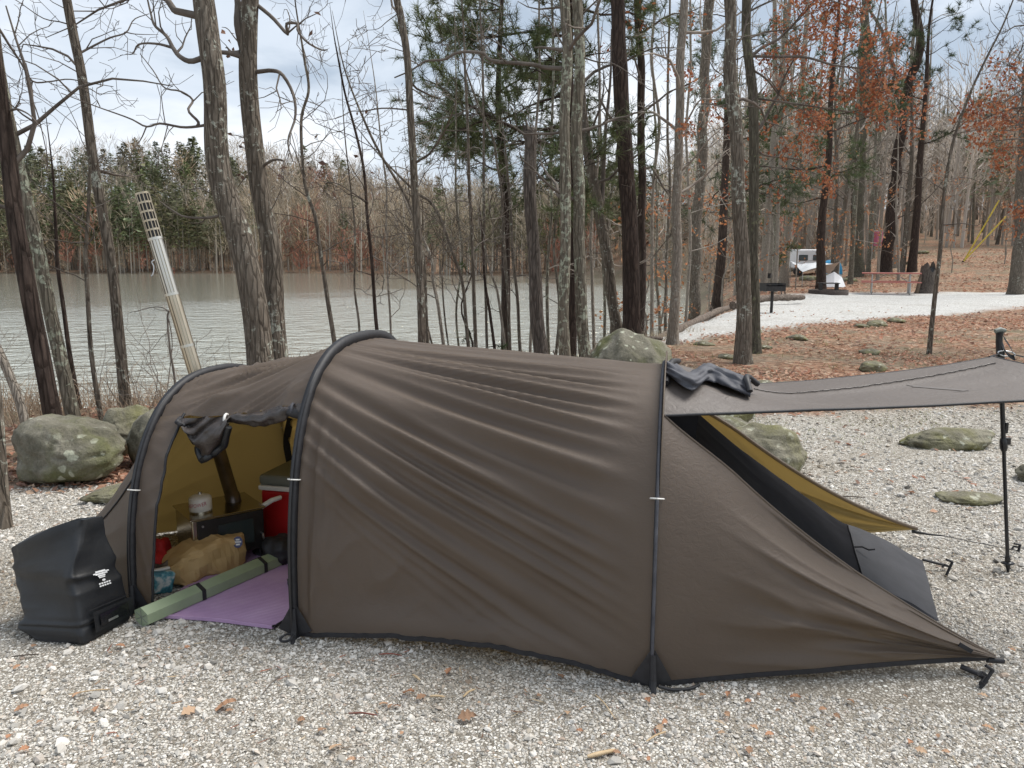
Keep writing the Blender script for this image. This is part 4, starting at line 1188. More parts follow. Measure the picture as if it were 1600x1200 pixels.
bul = np.exp(-(((U_ - .20) / .09) ** 2 + ((Vm - .21) / .035) ** 2))
disp = disp + .040 * bul * (V_ < .5) - .022 * np.exp(-(((U_ - .10) / .05) ** 2 + ((Vm - .175) / .03) ** 2)) * (V_ < .5)
vert = smooth(.16, .02, U_) * smooth(.0, .06, Vm) * smooth(.34, .2, Vm)
disp = disp * (.25 + .75 * smooth(0, .07, Vm))
disp = disp + vert * .012 * ridged(U_ * 60, Vm * 4, sidez + 20)
hemn = smooth(.06, .0, Vm)
G = G + nr * disp[..., None]
G[..., 2] += hemn * (.012 + .052 * bow + .006 * vnoise(U_ * 14, 3.3)) * 1.0
body = skin(G, 'body_panel', M_TENT, tent, nr)
skin(G, 'body_lining', M_TENT_IN, body, nr, -.006, True)
def hem(P, name, parent, w=.022, down=True):
    P = np.asarray(P, float)
    lo = P.copy(); lo[:, 2] = np.maximum(lo[:, 2] - w, 0.004)
    g = np.stack([P + [0, -.0025, .003], lo + [0, -.004, 0], lo + [0, .004, 0], P + [0, .004, .003]], 1)
    return MB().grid(g, closed=True).build(name, M_BLACK, parent, False)
hem(G[:, 0] + np.stack([0 * np.arange(150), 0 * np.arange(150), .003 * vnoise(np.arange(150) * .35, 1)], 1), 'hem_band', body, .015)
hem(G[:, -1], 'hem_band', body, .03)

# --- porch section between the small hoop and the tall hoop, with the door opening in its front
za, zb = .81, .915
nu, nv = 90, 150
u1 = np.linspace(0, 1, nu)
vc = v_at_z(HA, za) * (1 - u1) + v_at_z(HB, zb) * u1
U_ = np.repeat(u1[:, None], nv, 1)
V_ = vc[:, None] + (1 - vc[:, None]) * np.linspace(0, 1, nv)[None]
def porch(U_, V_, amp=1.0):
    G = hv(HA, V_) * (1 - U_)[..., None] + hv(HB, V_) * U_[..., None]
    nr = radial(G, (FA + FB) / 2, (KA + KB) / 2)
    Vm = np.minimum(V_, 1 - V_)
    bow = 4 * U_ * (1 - U_)
    q = Vm * 14 - U_ * 2.2
    d = -bow * .03 + np.sin(np.pi * U_) ** .6 * (.018 * ridged(q * 2.1, U_ * 1.6, 5) + .011 * ridged(q * 4.3, U_ * 3, 8) + .005 * fbm(U_ * 8, V_ * 10))
    fan = np.exp(-((U_ - .1) / .12) ** 2) * .010 * ridged((Vm - .3) / (U_ + .12) * 7, U_, 11)
    return G + nr * ((d + fan) * amp)[..., None], nr
G, nr = porch(U_, V_)
pp = skin(G, 'porch_panel', M_TENT, tent, nr)
skin(G, 'porch_lining', M_TENT_IN, pp, nr, -.014, True)
hem(G[:, -1], 'hem_band', pp, .03)
door_edge = G[:, 0].copy()
# strip of wall beside the small hoop
nu, nv = 14, 60
t1 = np.linspace(0, 1, nv)
V_ = np.repeat((t1 * float(vc[6]))[None], nu, 0)
U_ = np.linspace(0, 1, nu)[:, None] * (.105 + .075 * t1 ** .8)[None]
G, nr = porch(U_, V_, .35)
st = skin(G, 'door_side_strip', M_TENT, tent, nr)
skin(G, 'side_strip_lining', M_TENT_IN, st, nr, -.006, True)
MB().tube(G[-1], .006, 5).build('zip', M_BLACK, st, True)

# --- left end, drawn down to a peg
EP = np.array([-2.32, 3.80, 0.03])
nu, nv = 60, 130
A_, V_ = np.meshgrid(np.linspace(0, 1, nu), np.linspace(0, 1, nv), indexing='ij')
P0 = hv(HA, V_)
low = EP + np.array([0.10, 0, 0]) * 0
G = P0 * (1 - A_)[..., None] + low * A_[..., None]
G[..., 2] += -.10 * 4 * A_ * (1 - A_) * np.sin(np.pi * V_)
nr = radial(G, FA, KA)
G = G + nr * (np.sin(np.pi * A_) ** .6 * (.008 * ridged(V_ * 16, A_ * 1.5, 30) + .006 * fbm(A_ * 6, V_ * 9, 4)))[..., None]
G[..., 2] = np.maximum(G[..., 2], .008)
ee = skin(G, 'end_panel', M_TENT, tent, nr, flip=True)
skin(G, 'end_lining', M_TENT_IN, ee, nr, -.006)
MB().tube(G[4:, int(.235 * nv)] + [0, -.004, .004], .004, 5).build('seam', M_BLACK, ee, True)
hem(G[:, 0], 'hem_band', ee, .02)

# --- hoops in their sleeves
def sleeve(Hc, Fp, Kp, name, w, hgt, v0=0.0, v1=1.0, mat=M_BLACK, crest=0.0, rod=True):
    v = np.linspace(v0, v1, 121)
    P = hv(Hc, v)
    n = radial(P, Fp, Kp)
    ax = unit(np.cross(Kp - Fp, np.array([0, 0, 1.])))
    Tt = np.gradient(P, axis=0); Tt /= np.linalg.norm(Tt, axis=1, keepdims=True)
    n = np.cross(ax[None], Tt)
    n *= np.sign((n * radial(P, Fp, Kp)).sum(1))[:, None]
    h = hgt + crest * np.sin(np.pi * np.clip((v - .2) / .6, 0, 1)) ** 1.2
    lo, hi = P - n * .006, P + n * h[:, None]
    g = np.stack([lo - ax * w / 2, hi - ax * w * .42, hi + ax * w * .42, lo + ax * w / 2], 1)
    r_ = MB().grid(g, closed=True).build(name, mat, tent, True)
    return P, n, ax
PA_, nA, ax = sleeve(HA, FA, KA, 'hoop_sleeve', .030, .020, crest=.008)
PB_, nB, ax = sleeve(HB, FB, KB, 'hoop_sleeve', .030, .022, crest=.016)
PC_, nC, axc = sleeve(HC, FC, KC, 'hoop_sleeve', .016, .012)
sleeve(HC + axc * 0.010, FC, KC, 'hoop_crest', .006, .010, .24, .80, M_TENT, .050)
for Hc, nn, off in ((HA, nA, .034), (HB, nB, .046), (HC, nC, .02)):
    P = hv(Hc, np.linspace(0, 1, 121))
    MB().tube(P + nn * (off * .55) + np.array([0, -.006, 0]), .0055, 6).build('tent_pole', M_POLE if Hc is not HC else M_ROLL, tent, True)
for Hc, nn, vv in ((HA, nA, .205), (HB, nB, .215), (HC, nC, .235), (HA, nA, .795), (HB, nB, .785)):
    i = int(vv * 120)
    P = hv(Hc, np.linspace(0, 1, 121))
    a = np.linspace(0, 2 * math.pi, 13)
    Tt = unit(P[i + 1] - P[i])
    C = P[i] + nn[i] * .012
    B2 = np.cross(Tt, nn[i])
    MB().tube(C + .026 * (np.cos(a)[:, None] * nn[i] + np.sin(a)[:, None] * B2 * .9), .003, 5, False).build('toggle_loop', M_WHITE, tent, True)
# corner reinforcements and foot straps
for Fp, dx in ((FA, 1), (FB, 1), (FC, 1)):
    b = MB()
    for s, ww in ((-1, .05), (1, .05)):
        if Fp is FA and s < 0: continue
        b.add([Fp + [s * .006, -.016, .15], Fp + [s * (.02 + ww), -.010 + (-.012 * s), .035], Fp + [s * .004, -.016, .012]], [[0, 1, 2]] if s > 0 else [[0, 2, 1]])
    b.tube([Fp + [0, -.02, .13], Fp + [0.002, -.03, .04], Fp + [0, -.055, -.006]], [.010, .012, .009], 6)
    b.build('foot_reinforcement', M_BLACK, tent)
# loose strap on the gravel by the end hoop, coiled cord at the middle hoop
MB().tube(rand_curve([FC + [.02, -.03, .02], FC + [.07, -.035, .010], FC + [.13, -.025, .008], FC + [.17, -.004, .010]], 14) , .006, 6).build('loose_strap', M_BLACK, tent, True)
a = np.linspace(0, 6 * math.pi, 70)
MB().tube(FB + np.stack([-.02 + (.024 + .004 * np.sin(a * .37)) * np.cos(a), -.055 + .018 * np.sin(a), .014 + .016 * np.sin(a * .51 + 1) ** 2 + .004 * a / 19], 1), .0035, 5).build('coiled_guy_cord', M_BLACK, tent, True)

# --- front wing of the end
vt = v_at_z(HC, .93)
SF = np.array([1.765, 2.625, .045])
nu, nv = 110, 70
A_, B_ = np.meshgrid(np.linspace(0, 1, nu), np.linspace(0, 1, nv), indexing='ij')
T0 = hv(HC, B_ * vt)
base = FC * (1 - A_)[..., None] + SF * A_[..., None]
topc = (hv(HC, np.full_like(A_, vt)) + np.array([.05, .0, 0]) * smooth(0, .2, A_)[..., None]) * (1 - A_)[..., None] + SF * A_[..., None]
topc[..., 2] -= .10 * 4 * A_ * (1 - A_) * (1 - .3 * A_)
edge0 = T0 - (FC * (1 - B_)[..., None] + hv(HC, np.full_like(A_, vt)) * B_[..., None])
G = base * (1 - B_)[..., None] + topc * B_[..., None] + edge0 * (1 - A_)[..., None]
G[..., 2] += .014 + .008 * 4 * A_ * (1 - A_) * (1 - B_) ** 3
wr = np.sin(np.pi * np.clip(A_ * .93, 0, 1)) ** .8 * smooth(.08, .45, A_) * (.15 + .85 * smooth(0, .2, B_))
G[..., 1] -= wr * (.034 * ridged(B_ * 5.5 + .2 * vnoise(A_ * 3, B_ * 5), A_ * 1.4, 50) + .012 * ridged(B_ * 12 + 3, A_ * 2.4, 53) + .004 * fbm(A_ * 7, B_ * 10, 3))
nrw = np.zeros_like(G); nrw[..., 1] = -1.0
fw = skin(G, 'front_wing', M_TENT, tent, nrw)
skin(G, 'front_wing_lining', M_TENT_IN, fw, nrw, -.006, True)
hem(G[:, 0], 'hem_band', fw, .014)
MB().tube(G[:, -1], .005, 5).build('edge_binding', M_TENT, fw, True)
k = int(.885 * nu)
MB().box(G[k, int(.55 * nv)] + [0, -.012, .014], (.055, .006, .016), M=np.array([[.86, 0, .5], [0, 1, 0], [-.5, 0, .86]])).build('logo_tab', M_BLACK, fw)
# --- back wing, its mustard inside facing the camera
SB = np.array([2.12, 3.88, .075])
A_, B_ = np.meshgrid(np.linspace(0, 1, 90), np.linspace(0, 1, 50), indexing='ij')
vb = 1 - v_at_z(HC, .88)
T0 = hv(HC, 1 - B_ * (1 - vb))
base = KC * (1 - A_)[..., None] + SB * A_[..., None]
tp = hv(HC, np.full_like(A_, vb)) + np.array([.04, -.10, 0.03]) * smooth(0, .25, A_)[..., None]
topc = tp * (1 - A_)[..., None] + SB * A_[..., None]
topc[..., 2] -= .085 * 4 * A_ * (1 - A_)
edge0 = T0 - (KC * (1 - B_)[..., None] + hv(HC, np.full_like(A_, vb)) * B_[..., None])
G = base * (1 - B_)[..., None] + topc * B_[..., None] + edge0 * (1 - A_)[..., None]
G[..., 2] += .012
G[..., 1] += np.sin(np.pi * np.clip(A_ * .95, 0, 1)) * (.016 * ridged(B_ * 5, A_ * 1.5, 60) + .005 * fbm(A_ * 6, B_ * 8, 9))
bw = skin(G, 'back_wing', M_TENT, tent, -nrw[:90, :50], flip=True)
skin(G, 'back_wing_lining', M_TENT_IN, bw, nrw[:90, :50], .006)
MB().tube(G[:, -1] + [0, -.006, .004], .010, 5).build('edge_binding', M_TENT, bw, True)
MB().tube([SB + [-.02, 0, 0], SB + [.06, -.01, -.012], SB + [.14, -.02, -.018]], [.010, .006, .004], 5).build('peg_cord', M_BLACK, bw, True)
MB().tube(rand_curve([SB + [.14, -.02, -.018], SB + [.30, -.05, -.045], np.array([2.60, 3.78, .008])], 10), .0022, 5).build('guy_line', M_FLOOR, bw, True)
# --- inner tent end: black mesh door running down to a grey groundsheet tub
L1a, L1b = np.array([.64, 2.82, .84]), np.array([.70, 3.46, .93])
L2a, L2b = np.array([1.775, 3.02, .012]), np.array([1.985, 3.55, .05])
A_, B_ = np.meshgrid(np.linspace(0, 1, 80), np.linspace(0, 1, 40), indexing='ij')
G = ((L1a * (1 - B_)[..., None] + L1b * B_[..., None]) * (1 - A_)[..., None] + (L2a * (1 - B_)[..., None] + L2b * B_[..., None]) * A_[..., None])
G[..., 2] += -.085 * 4 * A_ * (1 - A_) + .018 * smooth(.66, .8, A_) * smooth(1.0, .86, A_) - .01 * smooth(.55, .66, A_) * smooth(.75, .66, A_)
G[..., 2] += .006 * fbm(A_ * 8, B_ * 6, 6) + .006 * ridged(B_ * 5 + A_, A_ * 1.2, 61) * np.sin(np.pi * A_)
sp = 55
im = MB().grid(G[:sp + 1]).build('inner_mesh_door', M_MESH, tent, True)
tub = MB().grid(G[sp:]).build('groundsheet_tub', M_FLOOR, tent, True)
MB().grid(np.stack([G[sp:, 0], G[sp:, 0] * [1, 1, 0] + [0, -.01, .006]], 1)).build('tub_side', M_FLOOR, tub)
MB().tube(G[sp, 2:38] + [0, 0, .004], .004, 5).build('zip', M_BLACK, im, True)
zk = G[sp, 22]
MB().tube([zk + [0, 0, .008], zk + [.03, -.01, .012], zk + [.05, -.03, .006], zk + [.075, -.035, .010]], .004, 5).build('zip_pull', M_BLACK, im, True)
MB().tube([G[-1, -1] + [0, 0, .004], G[-1, -1] + [.06, .0, -.012], G[-1, -1] + [.125, .005, -.03]], .007, 5).build('peg_strap', M_BLACK, tub, True)
hv_ = hv(HC, vt)
MB().add([hv_ + [.004, .02, .0], hv_ + [.15, .05, -.012], hv_ + [.15, .10, -.16], hv_ + [.01, .06, -.16]], [[0, 1, 2, 3]]).build('inner_corner', M_MESH, im)
# --- awning: the end door held out flat
aw_b, aw_c = np.array([2.75, 2.85, 1.02]), np.array([2.195, 3.50, 1.048])
vb2 = 1 - v_at_z(HC, .90)
nu, nv = 90, 70
A_, B_ = np.meshgrid(np.linspace(0, 1, nu), np.linspace(0, 1, nv), indexing='ij')
left = hv(HC, vt + (vb2 - vt) * B_) + np.array([.004, 0, .002])
right = aw_b * (1 - B_)[..., None] + aw_c * B_[..., None] + np.array([-.15, -.03, 0]) * (4 * B_ * (1 - B_))[..., None]
G = left * (1 - A_)[..., None] + right * A_[..., None]
flat = (left[:, :1] * (1 - B_)[..., None] + left[:, -1:] * B_[..., None])
G = G + (flat - left) * (smooth(0, .35, A_) * (1 - A_))[..., None]
G[..., 2] -= .040 * 4 * A_ * (1 - A_) * (.25 + .75 * B_ ** .8) + .018 * np.sin(np.pi * B_) * 4 * A_ * (1 - A_)
ctr = .5 + .5 * A_
G[..., 2] += .010 * np.exp(-((B_ - ctr * .86) / .05) ** 2) * np.sin(np.pi * A_)
G[..., 2] += .004 * fbm(A_ * 5, B_ * 6, 2) + .005 * ridged((B_ - .55) / (A_ + .12) * 2.0, A_ * 1.2, 70) * smooth(.6, .1, A_) * smooth(0, .2, B_)
nz = np.zeros_like(G); nz[..., 2] = 1
aw = skin(G, 'awning', M_AWN, tent, nz, flip=True)
skin(G, 'awning_lining', M_TENT_IN, aw, nz, -.005)
for E in (G[:, 0], G[:, -1], G[-1]):
    MB().tube(E + [0, 0, -.003], .0055, 6).build('edge_binding', M_BLACK, aw, True)
ii = np.arange(20, nu - 4)
MB().tube(np.array([G[i, min(nv - 1, int(ctr[i, 0] * .86 * nv))] for i in ii]) + [0, 0, .0045], .0028, 5).build('seam', M_DOOR, aw, True)
awG = G
# faint printed emblem on the awning: a thin curved stroke with a short foot and hair strokes
lg = MB()
def awp(a, b): 
    i, j = a * (nu - 1), b * (nv - 1)
    i0, j0 = int(i), int(j)
    f, g = i - i0, j - j0
    return awG[i0, j0] * (1 - f) * (1 - g) + awG[i0 + 1, j0] * f * (1 - g) + awG[i0, j0 + 1] * (1 - f) * g + awG[i0 + 1, j0 + 1] * f * g + np.array([0, 0, .002])
for pts, w in (([(.655, .62), (.672, .55), (.688, .47), (.692, .40)], .010), ([(.665, .40), (.69, .385), (.725, .40)], .006), ([(.652, .66), (.66, .62)], .005)):
    q = rand_curve(np.array(pts + [], float), 10)
    ww = w * .9
    lg.add(np.vstack([[awp(a_ - ww, b_ - ww * .4) for a_, b_ in q], [awp(a_ + ww, b_ + ww * .4) for a_, b_ in q]]), [[i, i + 10, i + 11, i + 1] for i in range(9)])
lg.build('printed_emblem', M_PRINTG, aw)
# dark mesh door bundled on top of the awning
t = np.linspace(0, 1, 40)
path = rand_curve([hv(HC, .44) + [.02, .02, .02], hv(HC, .43) + [.10, -.03, -.01], awG[9, 30] + [0, 0, .025], awG[12, 24] + [0, 0, .028], awG[15, 15] + [0.01, 0, .02]], 40)
b = MB()
a = np.linspace(0, 2 * math.pi, 40, endpoint=False)
wid = .05 + .055 * np.sin(np.pi * np.clip(t * .9 + .08, 0, 1))
Gb = np.zeros((40, 40, 3))
for i in range(40):
    cr = 1 + .26 * vnoise(np.cos(a) * 3 + i * .09, np.sin(a) * 3, i * .2) + .16 * ridged(a * 2.2, i * .13, 5)
    Gb[i] = path[i] + np.stack([np.cos(a) * .02, np.cos(a) * wid[i] * 1.25, np.maximum(np.sin(a), -.35) * .034], 1) * cr[:, None]
b.grid(Gb, closed=True)
b.add(Gb[-1], [list(range(40))[::-1]]); b.add(Gb[0], [list(range(40))])
b.build('bundled_mesh_door', M_ROLL, aw, True)
MB().tube(rand_curve([path[-4] + [0, -.10, .0], path[-4] + [.0, -.05, .04], path[-3] + [.02, .03, .04], path[-2] + [.06, .07, .01]], 14), [.012] * 14, 6).build('bundle_binding', M_BLACK, aw, True)
MB().tube(rand_curve([hv(HC, .40) + [.015, 0, .012], hv(HC, .46) + [.03, 0, .035], hv(HC, .52) + [.06, 0, .02]], 12), [.013] * 12, 6).build('bundle_binding', M_BLACK, aw, True)

# --- rolled-up side door under the porch roof
de = door_edge
q = rand_curve(de[[12, 30, 52, 74, 88]] , 60)
t = np.linspace(0, 1, 60)
drop = np.interp(t, [0, .12, .36, .40, .62, .86, .9, 1], [.0, .05, .01, .005, .045, .012, .012, .005])
rad = np.interp(t, [0, .1, .30, .38, .44, .62, .80, .86, .92, 1], [.008, .02, .022, .012, .022, .034, .030, .014, .024, .016])
a = np.linspace(0, 2 * math.pi, 22, endpoint=False)
Gd = np.zeros((60, 22, 3))
for i in range(60):
    cr = 1 + .42 * vnoise(np.cos(a) * 2.2, np.sin(a) * 2.2, i * .3)
    Gd[i] = q[i] + [0, -.012, -.01 - drop[i] * .7] + rad[i] * np.stack([np.zeros(22), np.cos(a), np.sin(a) * .9], 1) * cr[:, None]
rd = MB().grid(Gd, closed=True).build('rolled_door', M_DOOR, tent, True)
# loose corner of the door sagging down like a pouch
A_, B_ = np.meshgrid(np.linspace(0, 1, 36), np.linspace(0, 1, 26), indexing='ij')
pa, pb = de[14], de[44]
dep = np.interp(np.linspace(0, 1, 36), [0, .12, .30, .55, .85, 1], [.03, .11, .185, .16, .12, .04])
Gp = pa * (1 - A_)[..., None] + pb * A_[..., None]
Gp[..., 2] -= dep[:, None] * B_
Gp[..., 0] += .06 * B_ * (1 - A_) * .6
Gp[..., 1] += -.03 - .035 * np.sin(np.pi * B_) + .020 * ridged(B_ * 4 + A_ * 3, A_ * 2, 81) + .012 * vnoise(A_ * 6, B_ * 5)
MB().grid(Gp).build('sagging_door_corner', M_DOOR, rd, True)
MB().tube(Gp[:, -1] + [0, -.004, 0], [.016] * 36, 6).build('door_binding', M_RUB, rd, True)
MB().tube(Gp[0] + [0, -.004, 0], [.010] * 26, 6).build('door_binding', M_BLACK, rd, True)
for i in (22, 51):
    c = q[i] + [0, -.012, -.018]
    MB().tube(c + .026 * np.stack([np.zeros(13), np.cos(np.linspace(0, 6.28, 13)), np.sin(np.linspace(0, 6.28, 13)) * .9], 1), .006, 6, False).build('door_tie', M_WHITE if i == 22 else M_ROLL, rd, True)
# black bindings of the back door seen inside
_u, _v = np.meshgrid(np.linspace(.02, .99, 60), np.linspace(.45, .97, 120), indexing='ij')
_g, _n = porch(_u, _v)
_g = _g - _n * .018
_zc = _g[..., 1] * CP - (_g[..., 2] - CAM_H) * SP
_pu = 800 + FPX * _g[..., 0] / _zc
_pv = 600 - FPX * (_g[..., 1] * SP + (_g[..., 2] - CAM_H) * CP) / _zc
def wall_at(u, v):
    k = np.argmin((_pu - u) ** 2 + (_pv - v) ** 2)
    return _g.reshape(-1, 3)[k]
def ribbon(pts, w, name, mat):
    P = rand_curve([wall_at(*p) for p in pts], 24)
    T = np.gradient(P, axis=0); T /= np.linalg.norm(T, axis=1, keepdims=True)
    sd_ = np.cross(T, np.array([0, -1., 0])); sd_ /= np.linalg.norm(sd_, axis=1, keepdims=True)
    MB().grid(np.stack([P - sd_ * w, P + sd_ * w], 1)).build(name, mat, pp, True)
ribbon([(454, 652), (440, 690), (424, 722), (396, 752), (366, 776)], .020, 'back_door_binding', M_BLACK)
ribbon([(448, 742), (425, 752), (400, 768)], .012, 'back_door_binding', M_BLACK)
lo = rand_curve([wall_at(278, 808), wall_at(310, 802), wall_at(350, 800), wall_at(398, 800)], 16)
hi = rand_curve([wall_at(278, 778), wall_at(308, 764), wall_at(350, 756), wall_at(398, 752)], 16)
MB().grid(np.stack([hi, (hi + lo) / 2, lo], 1)).build('back_mesh_panel', M_MESH, pp, True)
# dark cloth bunched where the door meets the tall hoop
cb_ = rand_curve([de[76] + [0, -.02, -.015], de[83] + [0, -.02, -.03], de[89] + [.02, -.012, -.045]], 12)
MB().tube(cb_, [.014, .018, .020, .020, .022, .022, .024, .024, .022, .020, .018, .012], 9).build('bunched_cloth', M_BLACK, rd, True)

# --- pegs
def peg(name, label, p, d, L=.075):
    d = unit(np.asarray(d, float))
    s = unit(np.cross(d, [0, 1, 0.]))
    b = MB()
    b.tube([p - d * .05, p + d * L], .0065, 6)
    b.tube([p + d * L * .98, p + d * L * .98 + s * .032], .006, 6)
    b.tube([p + d * L * .62, p + d * L * .62 + s * .03], .005, 6)
    b.tube([p + d * L * .62 + s * .03, p + d * (L * .62 - .016) + s * .036], .005, 6)
    o = b.build(name, M_BLACK)
    return tag(o, label, 'tent peg', 'black tent pegs')
peg('tent_peg', 'black hooked tent peg holding the front wing at lower right', on_ground(1533, 1074) + [0, 0, .0], (.55, .1, .85))
peg('tent_peg', 'black hooked tent peg beyond the grey groundsheet tub', on_ground(1478, 900), (.4, .1, .95))
MB().tube(rand_curve([SF + [-.13, -.01, -.02], SF + [-.07, -.06, -.035], on_ground(1533, 1074) + [0, 0, .012]], 8), .010, 6).build('peg_strap', M_BLACK, fw, True)
MB().tube([SF + [-.03, 0, 0], SF + [.03, .0, -.004]], .012, 6).build('peg_strap', M_BLACK, fw, True)
peg('tent_peg', 'small tent peg beside the foot of the awning pole', np.array([2.60, 3.78, 0.0]), (.2, .1, .97), .04)

# --- trekking pole under the awning
pb_ = on_ground(1575, 893); pt_ = at(1563, 548, 3.56)
tp_ = empty('trekking_pole', pb_, 'black trekking pole propping up the awning corner', 'pole')
dv = (pt_ - pb_)
MB().tube([pb_ + dv * .06, pb_ + dv * .60], .0085, 10).build('lower_shaft', M_POLE, tp_, True)
MB().tube([pb_ + dv * .58, pb_ + dv * 1.0], .0105, 10).build('upper_shaft', M_POLE, tp_, True)
MB().tube([pb_ + dv * .555, pb_ + dv * .57, pb_ + dv * .60, pb_ + dv * .615], [.012, .017, .017, .012], 10).build('flick_lock', M_POLE, tp_, True)
MB().box(pb_ + dv * .60 + [.02, -.004, 0], (.018, .012, .03)).build('lock_lever', M_POLE, tp_)
MB().box(pb_ + dv * .66 + [.014, -.004, 0], (.012, .010, .05)).build('lock_lever', M_POLE, tp_)
MB().tube([pb_ - dv * .005, pb_ + dv * .03, pb_ + dv * .07], [.005, .012, .013], 8).build('tip_cap', M_POLE, tp_, True)
MB().tube([pb_ + dv * .035, pb_ + dv * .040, pb_ + dv * .046], [.012, .030, .012], 12).build('basket', M_POLE, tp_, True)
ht = at(1562, 519, 3.56)
grip_pts = rand_curve([pt_ - dv * .10, pt_, pt_ + (ht - pt_) * .5 + [-.004, 0, 0], ht], 16)
MB().tube(grip_pts, np.interp(np.linspace(0, 1, 16), [0, .3, .6, .85, 1], [.012, .019, .015, .014, .018]), 10).build('grip', M_POLE, tp_, True)
MB().tube([ht + [-.022, 0, .004], ht + [.0, 0, .010], ht + [.024, 0, .006]], [.010, .014, .010], 8).build('grip_cap', M_LID, tp_, True)
sg = rand_curve([ht + [.006, -.012, -.02], ht + [.040, -.02, -.07], ht + [.062, -.02, -.115], ht + [.03, -.02, -.10], ht + [.0, -.014, -.06]], 20)
MB().grid(np.stack([sg + [0, 0, .012], sg + [0.006, -.008, -.012]], 1)).build('wrist_strap', M_BLACK, tp_, True)
cpt = pt_ + [.01, -.016, -.012]
a = np.linspace(0, 2 * math.pi, 19)
MB().tube(cpt + np.stack([.040 * np.cos(a) + .01, np.zeros(19), .012 * np.sin(a) - .006 * np.cos(a)], 1), .0032, 6, False).build('carabiner', M_ALU, tp_, True)
MB().tube([cpt + [.045, 0, -.004], cpt + [.16, -.01, -.03], cpt + [.6, -.1, -.22]], .003, 5).build('guy_line', M_BLACK, tp_, True)
MB().tube([aw_c + [-.02, 0, 0], cpt + [-.02, 0, .0]], .004, 5).build('corner_loop', M_BLACK, aw)
# ------------------------------------------------------------------ gear in and beside the tent
def crumple(P, n, amp, sc, seed):
    return P + n * (amp * (ridged(P[..., 0] * sc + seed, P[..., 1] * sc, P[..., 2] * sc) + .5 * vnoise(P[..., 0] * sc * 2.1, P[..., 1] * sc * 2.1, P[..., 2] * sc * 2.1 + seed)))[..., None]
def loft(C, mat, name, parent, cap=True, smooth_=True):
    """C: (rings, k, 3)"""
    b = MB().grid(C, closed=True)
    if cap:
        k = C.shape[1]
        b.add(C[0], [list(range(k))[::-1]]); b.add(C[-1], [list(range(k))])
    return b.build(name, mat, parent, smooth_)
def squircle(k, p=4):
    a = np.linspace(0, 2 * math.pi, k, endpoint=False)
    c, s = np.cos(a), np.sin(a)
    return np.stack([np.sign(c) * np.abs(c) ** (2 / p), np.sign(s) * np.abs(s) ** (2 / p)], 1)

# --- black dry bag slumped on the gravel (left front)
bag = empty('dry_bag', on_ground(115, 985), 'large black roll top dry bag slumped beside the tent on the gravel', 'bag')
bl, bf, br = on_ground(52, 1005), on_ground(132, 1010), on_ground(209, 968)
bk = bl + (br - bf)
Yt = 2.98
tl, tf, tr = at(17, 900, Yt), at(110, 900, Yt - .14), at(186, 880, Yt + .06)
tk = tl + (tr - tf)
rg0, rgm, rg1 = at(15, 857, Yt + .02), at(100, 816, Yt - .05), at(158, 807, Yt + .06)
nr_, k = 46, 72
cb, ct = np.array([bl, bf, br, bk]), np.array([tl, tf, tr, tk])
sq = squircle(k, 14)
a_, b_ = sq[:, 0] * .5 + .5, sq[:, 1] * .5 + .5
W4 = np.stack([(1 - a_) * (1 - b_), a_ * (1 - b_), a_ * b_, (1 - a_) * b_], 1)
rings = []
for i in range(nr_):
    t = i / (nr_ - 1)
    ring = W4 @ (cb * (1 - t) + ct * t)
    c = ring.mean(0)
    rings.append(c + (ring - c) * (1 + .03 * math.sin(math.pi * t) - .04 * float(smooth(.06, 0, np.array(t)))))
C = np.array(rings)
# roll-top: the walls close to a ridge that climbs to the right
rc = rand_curve([rg0, rgm, rg1], 30)
xs = (C[-1][:, 0] - tl[0]) / (tr[0] - tl[0])
tgt = np.stack([np.interp(np.clip(xs, 0, 1), np.linspace(0, 1, 30), rc[:, q]) for q in range(3)], 1)
off = (C[-1] - C[-1].mean(0)) * np.array([.0, .16, 0])
top = [C[-1] * (1 - s) + (tgt + off) * s for s in (.14, .30, .46, .62, .77, .90, 1.0)]
C = np.concatenate([C, np.array(top)])
nn = C - C.mean(1, keepdims=True); nn[..., 2] *= .2; nn /= np.linalg.norm(nn, axis=-1, keepdims=True)
tt = np.linspace(0, 1, len(C))[:, None] * np.ones((1, k))
C = crumple(C, nn, .004, 5, 3.1)
C = crumple(C, nn, .0028, 13, 1.1)
C = C + nn * (.010 * smooth(.62, .85, tt) * ridged(C[..., 0] * 16 + C[..., 2] * 9, C[..., 1] * 9, C[..., 2] * 14))[..., None]
C = C + nn * (.006 * np.exp(-((tt - .26) / .02) ** 2) - .004 * np.exp(-((tt - .22) / .02) ** 2))[..., None]
lowl = np.exp(-((C[..., 0] - bl[0]) / .11) ** 2) * smooth(.20, .05, tt)
C[..., 0] += -.05 * np.exp(-((C[..., 0] - bl[0]) / .12) ** 2) * np.exp(-((tt - .20) / .09) ** 2)
C[..., 2] = np.maximum(C[..., 2], .006)
loft(C, M_RUB, 'bag_body', bag)
def bagpt(a, t, off=.004):
    """point on the bag's right-hand face: a along it (0 front edge, 1 right edge), t up"""
    P = (bf * (1 - a) + br * a) * (1 - t) + (tf * (1 - a) + tr * a) * t
    n = unit(np.cross(br - bf, tf - bf))
    if n[1] > 0: n = -n
    return P + n * (off + .012 * math.sin(math.pi * t) + .006)
def bag_patch(a0, a1, t0, t1, name, mat, off=.006, nx=8, nt=10, rnd=0.0):
    g = np.array([[bagpt(a0 + (a1 - a0) * i / nx, t0 + (t1 - t0) * j / nt, off) for j in range(nt + 1)] for i in range(nx + 1)])
    return MB().grid(g).build(name, mat, bag, True)
bag_patch(.18, .98, .12, .42, 'window_pocket', M_RUB, .010)
bag_patch(.28, .86, .18, .36, 'clear_window', M_RUB2, .016)
